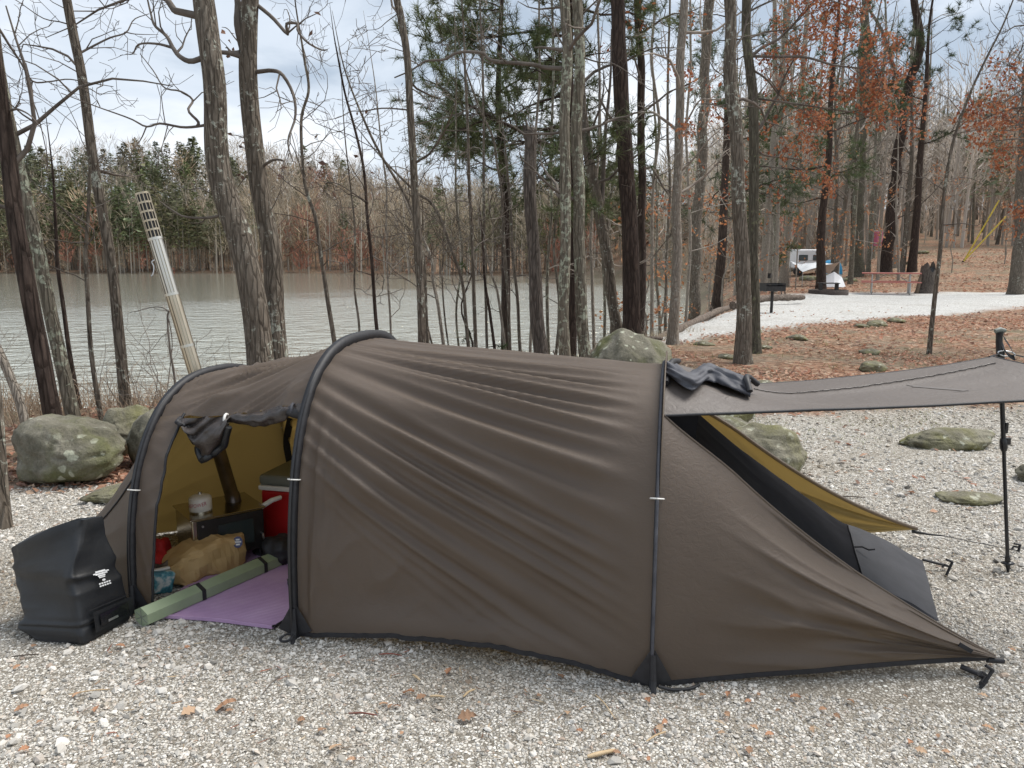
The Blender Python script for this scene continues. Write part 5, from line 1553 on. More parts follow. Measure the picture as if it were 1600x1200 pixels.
bag_patch(.42, .62, .20, .235, 'window_glint', M_ALU, .018, 4, 3)
ch, sh = bag_patch(.12, .95, .46, .47, 'welded_seam', M_BLACK, .010, 8, 1), None
b = MB()
def pr_quad(a0, t0, a1, t1, da=.0, mb=b):
    a0, a1 = .53 + (a0 - .53) * .68, .53 + (a1 - .53) * .68
    t0, t1 = .83 + (t0 - .78) * .72, .83 + (t1 - .78) * .72
    mb.add([bagpt(a0, t0, .012), bagpt(a1, t0, .012), bagpt(a1 + da, t1, .012), bagpt(a0 + da, t1, .012)], [[0, 1, 2, 3]])
for (a0, a1, t0, t1) in ((.36, .66, .945, .985), (.34, .70, .90, .935), (.40, .62, .86, .892), (.42, .60, .83, .852), (.28, .36, .92, .945), (.66, .76, .935, .962)):
    pr_quad(a0, t0, a1, t1)
ctr_, = [np.array([.53, .826])]
b.add([bagpt(ctr_[0] + .034 * math.cos(x), ctr_[1] + .017 * math.sin(x), .012) for x in np.linspace(0, 6.28, 13)[:-1]], [list(range(12))])
for t0 in (.70, .65):
    for j in range(5):
        pr_quad(.36 + j * .072, t0, .36 + j * .072 + .055, t0 + .03)
b.build('printed_badge', M_PRINT, bag)

# --- wood stove
sx = unit(np.array([.965, -.264, 0]))
sy = np.array([.264, .965, 0])
sang = math.atan2(-.264, .965) * 0 + R(38)
S0 = np.array([-1.455, 3.69, 0.0])
stv = empty('wood_stove', S0, 'small polished steel wood stove with black glass door inside the tent', 'stove')
ca, sa = math.cos(sang), math.sin(sang)
Mr = np.array([[ca, -sa, 0], [sa, ca, 0], [0, 0, 1.]])
def sp_(x, y, z): return S0 + Mr @ np.array([x, y, z])
sw, sdp, shh = .34, .28, .205
rbox(sp_(0, 0, .065 + shh / 2), (sw, sdp, shh), .006, 'firebox', M_STOVE, stv, rz=sang)
rbox(sp_(0, 0, .065 + shh + .004), (sw + .02, sdp + .02, .008), .003, 'top_plate', M_STOVE, stv, rz=sang)
fd = rbox(sp_(.01, -sdp / 2 - .006, .065 + shh * .5), (.315, .010, shh * .94), .003, 'door', M_STOVEB, stv, rz=sang)
rbox(sp_(.03, -sdp / 2 - .013, .065 + shh * .52), (.17, .004, .12), .001, 'door_glass', M_GLASS, fd, rz=sang)
for z in (.10, .17, .24):
    MB().tube([sp_(-.125, -sdp / 2 - .011, z), sp_(-.125, -sdp / 2 - .018, z)], .005, 8).build('rivet', M_ALU, fd)
MB().tube([sp_(.15, -sdp / 2 - .011, .15), sp_(.15, -sdp / 2 - .035, .15), sp_(.153, -sdp / 2 - .04, .12)], .005, 6).build('door_handle', M_ALU, fd)
rbox(sp_(.176, 0, .17), (.008, .22, .18), .002, 'side_shelf_bracket', M_STOVEB, stv, rz=sang)
for x in (-.15, .15):
    for y in (-.12, .12):
        MB().tube([sp_(x, y, .07), sp_(x * 1.05, y * 1.1, 0.0)], .006, 6).build('leg', M_STOVEB, stv)
# --- chimney, one straight leaning pipe
c0 = sp_(.085, .03, .065 + shh)
c1 = at(222, 303, c0[1] + .06)
chm = empty('stove_chimney', c0, 'long leaning steel stove chimney with perforated spark arrestor above the tent', 'chimney')
dC = c1 - c0
LC = np.linalg.norm(dC)
def cp(t): return c0 + dC * t
tr_ = float(np.clip((0.78 - c0[2]) / dC[2], 0, 1))
MB().tube([cp(0), cp(.03), cp(.031), cp(tr_)], [.038, .038, .034, .033], 18).build('lower_pipe', M_PIPEIN, chm, True)
seg = [tr_, .52, .685, .86]
for i in range(3):
    MB().tube([cp(seg[i]), cp(seg[i + 1])], .0335 - .0008 * i, 20).build('pipe_segment', M_BRASS if i < 2 else M_STEEL, chm, True)
for t in seg[1:]:
    MB().tube([cp(t - .004), cp(t + .004)], .0352, 20).build('pipe_ring', M_STEEL, chm, True)
# rolled-sheet seams along the pipe
Tc = unit(dC); Uc = unit(np.cross(Tc, [0, 1, 0])); Wc = np.cross(Tc, Uc)
for an in (-2.2, -1.7, -1.2, -.75):
    o_ = (math.cos(an + 0) * Uc + math.sin(an) * Wc)
    s_ = 1 if (o_[1] < 0) else -1
    MB().tube([cp(tr_) + o_ * s_ * .0325, cp(.855) + o_ * s_ * .0315], .0022, 5, False).build('sheet_seam', M_STOVE if an > -1.5 else M_RUST, chm, True)
# spark arrestor: rings and bars leave square holes
ta, tb_ = .86, 1.0
nh, nvb = 6, 12
for i in range(nh):
    t = ta + (tb_ - ta) * i / (nh - 1)
    MB().tube([cp(t - .0030), cp(t + .0030)], .0325, 20, False).build('arrestor_ring', M_BRASS, chm, True)
bars = MB()
for j in range(nvb):
    an = j * 2 * math.pi / nvb
    o_ = (math.cos(an) * Uc + math.sin(an) * Wc) * .0315
    bars.tube([cp(ta) + o_, cp(tb_) + o_], .0027, 5)
bars.build('arrestor_bars', M_BRASS, chm, True)
MB().tube([cp(ta + .004), cp(tb_ - .002)], .0290, 14).build('arrestor_core', M_STOVEB, chm, True)
MB().tube(rand_curve([cp(.80) + Uc * .032, cp(.795) + Uc * .05, cp(.78) + Uc * .046, cp(.76) + Uc * .06, cp(.755) + Uc * .072], 14), .0035, 5).build('wire_clip', M_ALU, chm, True)
# --- gas canister on the stove
g0 = sp_(-.095, -.03, .065 + shh + .008)
gas = empty('gas_canister', g0, 'white gas canister with slanted red lettering standing on the stove', 'canister')
z_ = np.array([0, .006, .010, .066, .076, .083, .086]); r_ = np.array([.040, .051, .053, .053, .047, .030, .012])
b = MB(); b.tube([g0 + [0, 0, z] for z in z_], r_, 28); b.build('can', M_WHITE, gas, True)
MB().tube([g0 + [0, 0, .085], g0 + [0, 0, .097]], .009, 10).build('valve', M_ALU, gas, True)
MB().tube([g0 + [0, 0, .0], g0 + [0, 0, .012]], .0525, 28).build('base_band', M_STEEL, gas, True)
me = text_mesh('GASPOWER', .027)
v = np.zeros(len(me.vertices) * 3); me.vertices.foreach_get('co', v); v = v.reshape(-1, 3)
w_ = v[:, 0].max()
th = -math.pi / 2 - .12 + (v[:, 0] / w_ - .5) * 2.1
zz = .028 + v[:, 1] + .016 * (v[:, 0] / w_ - .2)
v2 = np.stack([g0[0] + 0.0536 * np.cos(th), g0[1] + 0.0536 * np.sin(th), g0[2] + zz], 1)
me.vertices.foreach_set('co', v2.ravel()); me.materials.clear(); me.materials.append(M_PRINTR); me.update()
link('lettering', me, gas)

# --- cooler
cl0 = np.array([-1.02, 3.95, 0.0])
clr = empty('cooler', cl0, 'red cooler with white band and grey lid inside the tent', 'cooler')
crz = R(-14)
rbox(cl0 + [0, 0, .165], (.50, .32, .29), .018, 'tub', M_RED, clr, rz=crz, seg=3)
rbox(cl0 + [0, 0, .322], (.515, .335, .026), .006, 'rim_band', M_WHITE, clr, rz=crz)
rbox(cl0 + [0, 0, .362], (.51, .33, .056), .018, 'lid', M_LID, clr, rz=crz, seg=3)
hx = Mr
h0 = at(388, 806, 3.70); h1 = at(424, 782, 3.72)
MB().tube([h0, h1, h1 + [.03, .05, .0]], [.013, .013, .012], 8).build('carry_handle', M_WHITE, clr, True)

# --- crumpled brown paper sack lying on its side
pb0, pb1 = on_ground(262, 915), on_ground(372, 880)
sack = empty('paper_sack', (pb0 + pb1) / 2, 'crumpled brown paper sack lying in the tent doorway', 'bag')
n1, k = 17, 26
sq = squircle(k, 5)
ax = unit(pb1 - pb0); sd_ = np.array([-ax[1], ax[0], 0])
C = []
for i in range(n1):
    t = i / (n1 - 1)
    c = pb0 * (1 - t) + pb1 * t
    hw = .085 + .012 * t
    hh = .060 + .032 * smooth(0, .55, np.array(t))
    e = min(1, .72 + 2.4 * t, .80 + 2.2 * (1 - t))
    C.append(c + (sq[:, :1] * sd_ * hw + (sq[:, 1:] + .97) * np.array([0, 0, 1.]) * hh) * e + (1 - e) * np.array([0, 0, hh]))
C = np.array(C)
nn = C - C.mean(1, keepdims=True); nn /= np.linalg.norm(nn, axis=-1, keepdims=True)
C = crumple(C, nn, .010, 9, 8.2)
C = crumple(C, nn, .007, 21, 2.2)
C[..., 2] = np.maximum(C[..., 2], .008)
loft(C, M_KRAFT, 'sack_body', sack, smooth_=False)
cand = C[14]
ji = int(np.argmin(cand[:, 1] * 1.0 - cand[:, 2] * .3))
pL = C[14][ji] + np.array([.0, -.014, -.012])
nL = unit(np.array([.25, -.9, .25])); uL = unit(np.cross([0, 0, 1.], nL)); wL = np.cross(nL, uL)
def disc(c, r, mb, st=1.0): mb.add([c + r * (math.cos(x) * uL + st * math.sin(x) * wL) for x in np.linspace(0, 6.28, 17)[:-1]], [list(range(16))])
b = MB(); disc(pL, .022, b, 1.25); b.build('round_logo', M_NAVY, sack)
b = MB()
for dz, ww in ((.012, .009), (.001, .016), (-.011, .009)):
    c = pL + nL * .002 + wL * dz
    b.add([c - uL * ww - wL * .004, c + uL * ww - wL * .004, c + uL * ww + wL * .004, c - uL * ww + wL * .004], [[0, 1, 2, 3]])
b.build('logo_lettering', M_PRINT, sack)

# --- pale green folded foil mat rolled into a long hexagonal bundle
q0, q1 = on_ground(222, 978), on_ground(448, 878)
q0 = q0 + [0, 0, .038]; q1 = q1 + [0, 0, .04]
gm = empty('green_foam_roll', (q0 + q1) / 2 * [1, 1, 0], 'long pale green folded sleeping mat with two black straps in the doorway', 'sleeping mat')
ax = unit(q1 - q0); s_ = unit(np.cross(ax, [0, 0, 1.])); up_ = np.cross(s_, ax)
hexa = [(math.cos(a) * .050, math.sin(a) * .042) for a in np.radians([30, 90, 150, 210, 270, 330])]
C = np.array([[q0 * (1 - t) + q1 * t + s_ * x + up_ * y  for x, y in hexa] for t in np.linspace(0, 1, 30)])
o_ = loft(C, M_GREEN, 'folded_mat', gm, smooth_=False)
bevel_mesh(o_.data, .004, 2) if False else None
for t in (.345, .785):
    Cb = np.array([[q0 * (1 - tt_) + q1 * tt_ + s_ * x * 1.06 + up_ * y * 1.06 for x, y in hexa] for tt_ in (t - .012, t + .012)])
    loft(Cb, M_BLACK, 'strap', gm, smooth_=False)
for e_, c_ in ((C[0], q0),):
    for j in range(3):
        MB().tube([c_ + (e_[j] - c_) * .75, c_ + (e_[j + 3] - c_) * .75], .002, 4).build('fold_edge', M_LID, gm)

# --- purple ribbed foam mat
c_ = [on_ground(236, 966), on_ground(330, 972), on_ground(425, 984), on_ground(462, 948), np.array([-.80, 3.75, 0]), np.array([-1.25, 3.85, 0])]
pm = empty('purple_foam_mat', on_ground(380, 940), 'purple ribbed foam mat spread on the floor of the open doorway', 'sleeping mat')
Aq = np.array([c_[0], c_[2]]); Bq = np.array([np.array([-1.45, 4.0, 0]), np.array([-.62, 3.78, 0])])
nA_, nB_ = 40, 220
G = np.zeros((nA_, nB_, 3))
for i in range(nA_):
    s = i / (nA_ - 1)
    e0 = rand_curve(np.array([c_[0], c_[1], c_[2]]), nA_)[i]
    e1 = Bq[0] * (1 - s) + Bq[1] * s
    tt_ = np.linspace(0, 1, nB_)
    G[i] = e0 * (1 - tt_)[:, None] + e1 * tt_[:, None]
cutc = c_[2]; cutd = unit(c_[3] - c_[2])
G[..., 2] = .014 + .0022 * np.sin(np.arange(nB_) * 2.1)[None] + .004 * fbm(G[..., 0] * 5, G[..., 1] * 5)
G[:, :4, 2] += .004
b = MB().grid(G, flip=True)
lowr = G.copy(); lowr[..., 2] = .003
b.grid(np.stack([G[:, 0], lowr[:, 0]], 1)); b.grid(np.stack([G[-1], lowr[-1]], 1)); b.grid(np.stack([G[0], lowr[0]], 1))
b.build('foam_sheet', M_PURPLE, pm, True)
MB().tube(G[-1, :, :] + [.002, 0, -.004], .005, 5).build('dark_edge', M_BLACK, pm, True)

# --- small things by the hoop: teal printed bag, red cloth, grey cloth, black ball-like pouch, white tag
def lump(name, label, cat, c, rad, mat, seed, sq=(1, 1, 1), amp=.25):
    me = bpy.data.meshes.new(name)
    bm = bmesh.new()
    bmesh.ops.create_icosphere(bm, subdivisions=4, radius=1.0)
    co = np.array([v.co[:] for v in bm.verts])
    d = 1 + amp * ridged(co[:, 0] * 1.7 + seed, co[:, 1] * 1.7, co[:, 2] * 1.7) * .5 + amp * .5 * vnoise(co[:, 0] * 3 + seed, co[:, 1] * 3, co[:, 2] * 3)
    P = co * d[:, None] * np.asarray(sq) * rad + np.asarray(c)
    P[:, 2] = np.maximum(P[:, 2], .006)
    for v, p in zip(bm.verts, P): v.co = p
    for f in bm.faces: f.smooth = True
    bm.to_mesh(me); bm.free()
    me.materials.append(mat)
    return tag(link(name, me), label, cat)
tb0 = np.array([-1.60, 3.30, .0])
tbag = empty('printed_pouch', tb0, 'teal and white printed plastic pouch left of the paper sack', 'bag')
rbox(tb0 + [0, 0, .05], (.13, .05, .10), .012, 'pouch_body', M_TEAL, tbag, rz=R(35), M=np.array([[1, 0, .25], [0, 1, 0], [-.25, 0, 1.]]), seg=3)
rbox(tb0 + [-.005, -.0, .104], (.12, .02, .012), .004, 'pouch_seal', M_WHITE, tbag, rz=R(35))
lump('red_cloth', 'bunched red cloth beside the small hoop inside the tent', 'cloth', (-1.68, 3.48, .06), .11, M_REDC, 4.0, (.8, .9, .9), .5)
lump('black_pouch', 'round black pouch on the floor in front of the cooler', 'bag', (-1.14, 3.62, .075), .085, M_BLACK, 9.0, (1, .9, .9), .2)
lump('dark_bedding', 'dark crumpled bedding behind the green mat under the stove', 'bedding', (-1.12, 3.78, .02), .15, M_FLOOR, 6.0, (1.2, .6, .28), .4)
lump('grey_cloth', 'pale grey cloth tucked under the tent wall behind the mat end', 'cloth', (-.86, 3.34, .02), .11, M_ROLL, 2.0, (1.2, .8, .35), .5)
lump('brown_bundle', 'brown knotted bundle behind the paper sack by the small hoop', 'bundle', (-1.62, 3.40, .05), .07, M_LOG, 12.0, (1, .9, .8), .5)
# ------------------------------------------------------------------ boulders
def boulder(label, c, size, seed, mat=M_ROCK, rz=0.0, sink=.25, facet=.35, name='boulder', cat='rock', sub=5):
    me = bpy.data.meshes.new(name)
    bm = bmesh.new()
    bmesh.ops.create_icosphere(bm, subdivisions=sub, radius=1.0)
    co = np.array([v.co[:] for v in bm.verts])
    rs = np.random.default_rng(seed)
    d = np.ones(len(co))
    for _ in range(11):                                     # broken faces
        n = unit(rs.normal(size=3)); h = rs.uniform(.62, .95)
        p = co @ n
        d = np.minimum(d, np.where(p > 1e-3, h / np.maximum(p, 1e-3), 9)) * facet + d * (1 - facet) if False else np.where(p * d > h, d + (h / np.maximum(p, .05) - d) * (facet + .4), d)
    P = co * d[:, None]
    P = P * (1 + .13 * fbm(co[:, 0] * 1.4 + seed, co[:, 1] * 1.4, co[:, 2] * 1.4, 3) + .05 * fbm(co[:, 0] * 5 + seed, co[:, 1] * 5, co[:, 2] * 5, 4) + .035 * ridged(co[:, 0] * 1.9 + seed * 2, co[:, 1] * 1.9, co[:, 2] * 3.2) - .05 * smooth(.06, .0, np.abs(vnoise(co[:, 0] * 1.3 + seed * 5, co[:, 1] * 1.3, co[:, 2] * 2.2))))[:, None]
    P = P * np.asarray(size)
    ca, sa = math.cos(rz), math.sin(rz)
    P = np.stack([P[:, 0] * ca - P[:, 1] * sa, P[:, 0] * sa + P[:, 1] * ca, P[:, 2]], 1)
    P[:, 2] += size[2] * (1 - sink * 2) 
    for v, p in zip(bm.verts, P): v.co = p
    for f in bm.faces: f.smooth = True
    bm.to_mesh(me); bm.free()
    me.materials.append(mat)
    o = link(name, me)
    o.location = (c[0], c[1], tz(c[0], c[1]))
    return tag(o, label, cat)
boulder('large mossy boulder at left with lichen spots, biggest one by the lake', (-3.05, 5.18), (.44, .34, .265), 1, M_ROCK, R(-12), .18)
boulder('grey boulder second from left, half behind the big mossy one', (-2.93, 5.80), (.20, .22, .25), 2, M_ROCK2, 0, .2)
boulder('rounded boulder just left of the small tent hoop', (-2.57, 5.50), (.21, .24, .27), 3, M_ROCK, R(30), .2)
boulder('low rock slab peeping over the left end of the big mossy boulder', (-3.45, 5.65), (.30, .2, .20), 4, M_ROCK, 0, .2)
boulder('flat stone slab lying in the gravel left of the tent', (-2.32, 4.72), (.36, .22, .06), 5, M_ROCK2, R(20), .3)
boulder('peaked mossy boulder behind the tent, below the dark pine', (1.18, 7.75), (.50, .44, .50), 6, M_ROCK, R(15), .2)
boulder('low green slab behind the end hoop', (1.75, 7.0), (.46, .3, .17), 7, M_ROCK2, R(-20), .25)
boulder('small grey stone beside the low green slab', (2.12, 7.35), (.22, .18, .13), 8, M_ROCK, 0, .25)
boulder('mossy boulder framed between awning and tent wing', (1.72, 5.22), (.30, .30, .225), 9, M_ROCK2, R(-15), .2)
boulder('pale rock behind the mossy boulder under the awning', (1.62, 5.95), (.34, .22, .16), 10, M_ROCK, R(5), .2)
boulder('long flat mossy rock on the gravel right of the tent', (3.50, 6.05), (.40, .20, .115), 11, M_ROCK2, R(4), .28)
boulder('flat rock barely above the gravel in front of the pole', (2.86, 4.63), (.21, .13, .04), 12, M_ROCK2, R(-8), .35)
boulder('dark rock at the right edge of the gravel', (3.58, 5.05), (.16, .16, .10), 13, M_ROCK, 0, .25)
rs = np.random.default_rng(41)
for i, (u, v, s, lab) in enumerate([(1235, 608, .20, 'flat stone at the gravel edge below the stout trunk'), (1195, 602, .14, 'small stone beside the flat stone below the stout trunk'), (1282, 612, .12, 'small stone at the gravel edge right of the flat stone'),
        (1135, 560, .16, 'grey stone left of the stout trunk'), (1118, 577, .10, 'knobbly mossy stone left of the stout trunk base'), (1370, 510, .34, 'broad pale stone at the edge of the limestone clearing'),
        (1400, 504, .26, 'right neighbour of the broad pale stone'), (1345, 512, .2, 'left neighbour of the broad pale stone'), (1362, 578, .28, 'flat grey stone on the leaf litter below the clearing'), (1358, 553, .22, 'mossy stone on the leaf litter midway to the clearing'),
        (1246, 530, .22, 'flat stone near the clearing edge right of the stout trunk'), (1100, 540, .2, 'low stone between the pale trunk and the stout trunk'), (1530, 600, .2, 'stone beyond the awning near the trekking pole'), (1180, 520, .2, 'grey stone at the clearing edge behind the stout trunk'),
        (1260, 438, .7, 'long rock pile behind the fire ring, left part'), (1295, 436, .8, 'big mossy rock behind the fire ring, right part'), (1325, 440, .6, 'dark rock at the foot of the very thick trunk'), (1425, 412, .5, 'dark rock on the slope left of the stump'), (1440, 396, .5, 'pale low rock on the upper slope'),
        (830, 585, .22, 'flat rock at the bank under the broken dead trunk'), (800, 578, .24, 'flat slab at the bank left of the broken dead trunk'), (875, 575, .18, 'stone by the lichened pair'), (1195, 545, .14, 'small mossy stone right of the stout trunk base')]):
    g = gp(u, v)
    boulder(lab, g, (s, s * .7, s * .30), 60 + i, M_ROCK2, rs.uniform(0, 3), .32, name='stone', sub=4)

# ------------------------------------------------------------------ fallen logs
def log(label, pts, r, seed, mat=M_LOG):
    P = rand_curve(np.array([[x, y, tz(x, y) + r * .75 + dz] for x, y, dz in pts]), 26)
    rr = np.interp(np.linspace(0, 1, 26), [0, .1, .9, 1], [r * .9, r, r * .75, r * .6])
    root = empty('fallen_log', (P[0, 0], P[0, 1], tz(P[0, 0], P[0, 1])), label, 'log')
    mb = trunk_mesh(P[:, [0, 1, 2]], rr, 12, seed, 0.0) if False else MB().tube(P, rr * (1 + .22 * vnoise(np.arange(26) * 1.1, seed)), 12)
    mb.build('trunk', mat, root, True)
    rs = np.random.default_rng(seed)
    for _ in range(3):
        i = rs.integers(4, 22)
        MB().tube([P[i], P[i] + [rs.normal() * .1, rs.normal() * .1, r + .12]], [r * .25, r * .12], 6).build('branch_stub', mat, root, True)
    return root
log('long fallen log lying along the lake bank beside the limestone clearing', [(2.7, 16.3, 0), (4.2, 19.4, .02), (5.9, 22.8, .02), (7.6, 26.2, .03), (9.0, 28.6, .03)], .115, 1)
log('thicker fallen log butt end lying against the long bank log', [(6.6, 23.2, .1), (8.0, 24.5, .1), (9.6, 25.6, .1)], .13, 2)
log('short dark log on the bank left of the broken dead trunk', [(-.55, 11.1, .02), (-.1, 11.15, .03), (.45, 11.3, .02)], .07, 3)
log('mossy low log behind the lichened pair of trunks', [(.2, 10.2, 0), (.8, 10.6, 0), (1.5, 11.4, 0)], .07, 4)
log('dark fallen branch on the bank under the leaning grey trunk', [(1.2, 12.2, .05), (1.9, 12.5, .1), (2.6, 13.4, .05)], .05, 5)

# ------------------------------------------------------------------ campsite across the clearing
# picnic table
t0 = gp(1386, 456)
t0 = gp(1390, 459)
table = empty('picnic_table', t0, 'picnic table with red plank top on bent metal tube legs', 'table', rz=R(-24))
table.scale = (1.12, 1.12, 1.12)
def tb_part(name, fn, mat, smooth_=False):
    b = MB(); fn(b); return b.build(name, mat, table, smooth_, world_space=False)
for y in (-.28, -.14, 0, .14, .28):
    tb_part('top_plank', lambda b: b.box((0, y, .745), (1.95, .128, .038)), M_REDTOP)
for y in (-.72, -.60, .60, .72):
    tb_part('seat_plank', lambda b: b.box((0, y, .435), (1.95, .112, .036)), M_REDTOP)
for x in (-.62, .62):
    tb_part('leg_frame', lambda b: (b.tube(rand_curve([(x, -.30, .72), (x, -.32, .40), (x, -.40, .06), (x, -.48, .02), (x, -.75, .02), (x, -.80, .08), (x, -.78, .41)], 26), .022, 8),
                                    b.tube(rand_curve([(x, .30, .72), (x, .32, .40), (x, .40, .06), (x, .48, .02), (x, .75, .02), (x, .80, .08), (x, .78, .41)], 26), .022, 8),
                                    b.tube([(x, -.78, .41), (x, .78, .41)], .02, 8), b.tube([(x, -.3, .72), (x, .3, .72)], .02, 8)), M_GALV, True)
    tb_part('brace', lambda b: b.tube([(x, 0, .41), (x * .25, 0, .72)], .015, 6), M_GALV, True)
# pedestal grill
def grill(label, g, s=1.0, rz=0.0):
    root = empty('pedestal_grill', g, label, 'grill', rz=rz)
    W = False
    MB().tube([(0, 0, -.1), (0, 0, .58)], .04, 10).build('post', M_IRON, root, True, world_space=W)
    fb = MB()
    for c, sz in (((0, 0, .60), (.56, .40, .015)), ((0, .195, .70), (.56, .012, .20)), ((0, -.195, .66), (.56, .012, .12)), ((-.275, 0, .70), (.012, .38, .20)), ((.275, 0, .70), (.012, .38, .20))): fb.box(c, sz)
    fb.build('firebox', M_IRON, root, world_space=W)
    gr = MB()
    for k in range(9): gr.tube([(-.26 + k * .065, -.18, .765), (-.26 + k * .065, .18, .765)], .006, 5)
    gr.build('grate', M_IRON, root, world_space=W)
    for x in (-.20, .20): MB().tube([(x, -.18, .765), (x, -.28, .77), (x + .0, -.30, .77)], .010, 6).build('handle', M_RUST, root, world_space=W)
    return root
grill('black pedestal grill on the limestone clearing, the nearer one', gp(1205, 489), rz=R(8))
grill('second black grill farther back at the wood edge behind the nearer grill', gp(1193, 456), rz=R(-25))
# fire ring
f0 = gp(1294, 459)
fr = empty('fire_ring', f0, 'low rusty steel fire ring with raised grate on the clearing', 'fire ring')
a = np.linspace(0, 2 * math.pi, 33)
b = MB(); b.grid(np.stack([np.stack([f0[0] + r * np.cos(a), f0[1] + r * np.sin(a), np.full(33, f0[2] + z)], 1) for r, z in ((.75, -.02), (.75, .16), (.71, .16), (.71, -.02))], 0)); b.build('ring_wall', M_RUST, fr, True)
b = MB()
for k in range(12): b.tube([f0 + [-.32 + k * .055, -.30, .42], f0 + [-.32 + k * .055, .30, .42]], .012, 5)
b.tube([f0 + [-.34, -.3, .42], f0 + [.32, -.3, .42]], .016, 6); b.tube([f0 + [-.34, .3, .42], f0 + [.32, .3, .42]], .016, 6)
b.build('grate', M_IRON, fr)
for x in (-.32, .32): MB().box(f0 + [x, 0, .26], (.05, .3, .36)).build('grate_bracket', M_IRON, fr)
# stump
s0 = gp(1447, 458)
stp = empty('tree_stump', s0, 'tall dark hollow stump standing beside the picnic table', 'stump')
z = np.linspace(-.1, 1.05, 14); aa = np.linspace(0, 2 * math.pi, 22, endpoint=False)
G = np.array([[(s0[0] + math.cos(q) * (.30 + .16 * math.exp(-max(zz, 0) / .2)) * (1 + .10 * math.cos(5 * q + 1)) * (1 - .10 * zz), s0[1] + math.sin(q) * (.30 + .16 * math.exp(-max(zz, 0) / .2)), s0[2] + zz * (1 + .16 * math.sin(q * 2 + .6) + .10 * math.sin(5 * q))) for q in aa] for zz in z])
MB().grid(G, closed=True).build('stump_wood', M_BARK_W, stp, True)
MB().add(np.vstack([G[-3], G[-3].mean(0)[None]]), [[i, (i + 1) % 22, 22] for i in range(22)]).build('hollow_top', M_STOVEB, stp)
MB().tube([G[2, 12] + [-.08, -.05, -.2], G[8, 12] + [-.06, -.05, 0], G[9, 12] + [-.04, -.04, .02]], [.09, .07, .02], 7).build('splinter', M_WOOD, stp, True)
# second small stump on the slope
s1 = gp(1397, 418)
st2 = empty('tree_stump', s1, 'pale cut stump on the slope above the picnic table', 'stump')
MB().tube([s1 + [0, 0, -.1], s1 + [0, 0, .5], s1 + [0, 0, .78]], [.36, .27, .26], 12).build('stump_wood', M_BARK_P, st2, True)
MB().tube([s1 + [0, 0, .775], s1 + [0, 0, .79]], .25, 12).build('cut_face', M_CHIP, st2)
# yellow guy-wire guards
for i, (p0, p1, lab) in enumerate((((1506, 407), (1561, 313), 'steeper of the two yellow guy wire guards on the slope'), ((1503, 410), (1572, 338), 'flatter of the two yellow guy wire guards on the slope'))):
    g = gp(*p0)
    e = at(p1[0], p1[1], g[1] - 1.2 + i * .5)
    root = empty('guy_wire_guard', g, lab, 'guy guard', 'yellow guy wire guards')
    MB().tube([g + [0, 0, -.05], e], .045, 8).build('guard_tube', M_YELLOW, root, True)
    MB().tube([e, e + (e - g) * 2.6], .012, 5).build('wire', M_GALV, root)
    MB().tube([g + [0, 0, -.2], g + (e - g) * .03], .06, 8).build('anchor', M_RUST, root)
# utility pole the guy wires run to
# camper, tarps and tent in the trees
c0 = np.array([19.0, 51.0, 0]); c0[2] = tz(c0[0], c0[1])
cm = empty('camper', c0, 'white camper parked among the trees behind the fire ring', 'camper')
rbox(c0 + [0, 0, 1.05], (1.9, 2.0, 1.2), .10, 'body', M_TARPW, cm, rz=R(8), seg=3)
rbox(c0 + [.2, -.1, .52], (1.8, 1.8, .34), .05, 'skirt', M_GALV, cm, rz=R(8))
for x, w in ((-.45, .6), (.45, .5)): rbox(c0 + [x, -1.02 + x * .14, 1.12], (w, .05, .36), .04, 'window', M_GLASS, cm, rz=R(8))
for x in (-.7, .8):
    MB().tube([c0 + [x, -1.0 + x * .14, .30], c0 + [x, -.78 + x * .14, .30]], .30, 16).build('wheel', M_STOVEB, cm, True)
w0 = np.array([15.0, 38.6, 0]); w0[2] = tz(w0[0], w0[1])
wt_ = empty('white_tarp_shelter', w0, 'white tarp shelter slung low in front of the camper', 'tarp')
A_, B_ = np.meshgrid(np.linspace(0, 1, 14), np.linspace(0, 1, 14), indexing='ij')
cs = [w0 + [-.9, -.7, .75], w0 + [.9, -.6, 1.25], w0 + [1.1, 1.0, .6], w0 + [-.9, 1.0, 1.2]]
G = (cs[0] * (1 - A_)[..., None] + cs[1] * A_[..., None]) * (1 - B_)[..., None] + (cs[3] * (1 - A_)[..., None] + cs[2] * A_[..., None]) * B_[..., None]
G[..., 2] += .25 * np.sin(np.pi * A_) * np.sin(np.pi * B_) + .05 * vnoise(A_ * 5, B_ * 5)
b = MB().grid(G); b.grid(G - [0, 0, .012], flip=True); b.build('sheet', M_TARPW, wt_, True)
for i in range(4): MB().tube([cs[i] * [1, 1, 0] + [0, 0, w0[2] - .05], cs[i]], .018, 6).build('pole', M_GALV, wt_)
f0 = w0 + [.55, -.9, 0]; 
MB().grid(np.array([[f0 + [-.5, 0, .02], f0 + [-.3, .3, .55]], [f0 + [.0, -.1, .02], f0 + [.1, .25, .75]], [f0 + [.6, 0, .02], f0 + [.5, .3, .5]]])).build('side_flap', M_TARPW, wt_)
bt0 = np.array([19.0, 46.5, 0]); bt0[2] = tz(bt0[0], bt0[1])
bt = empty('blue_dome_tent', bt0, 'bright blue tent glimpsed between trunks behind the fire ring', 'tent')
th = np.linspace(0, math.pi / 2, 9); aa = np.linspace(0, 2 * math.pi, 24, endpoint=False)
G = np.array([[bt0 + np.array([math.cos(q) * .62 * math.cos(t) ** .6, math.sin(q) * .62 * math.cos(t) ** .6, .85 * math.sin(t) - .02 + .25]) for q in aa] for t in th])
MB().grid(G, closed=True).build('fly', M_BLUE, bt, True)
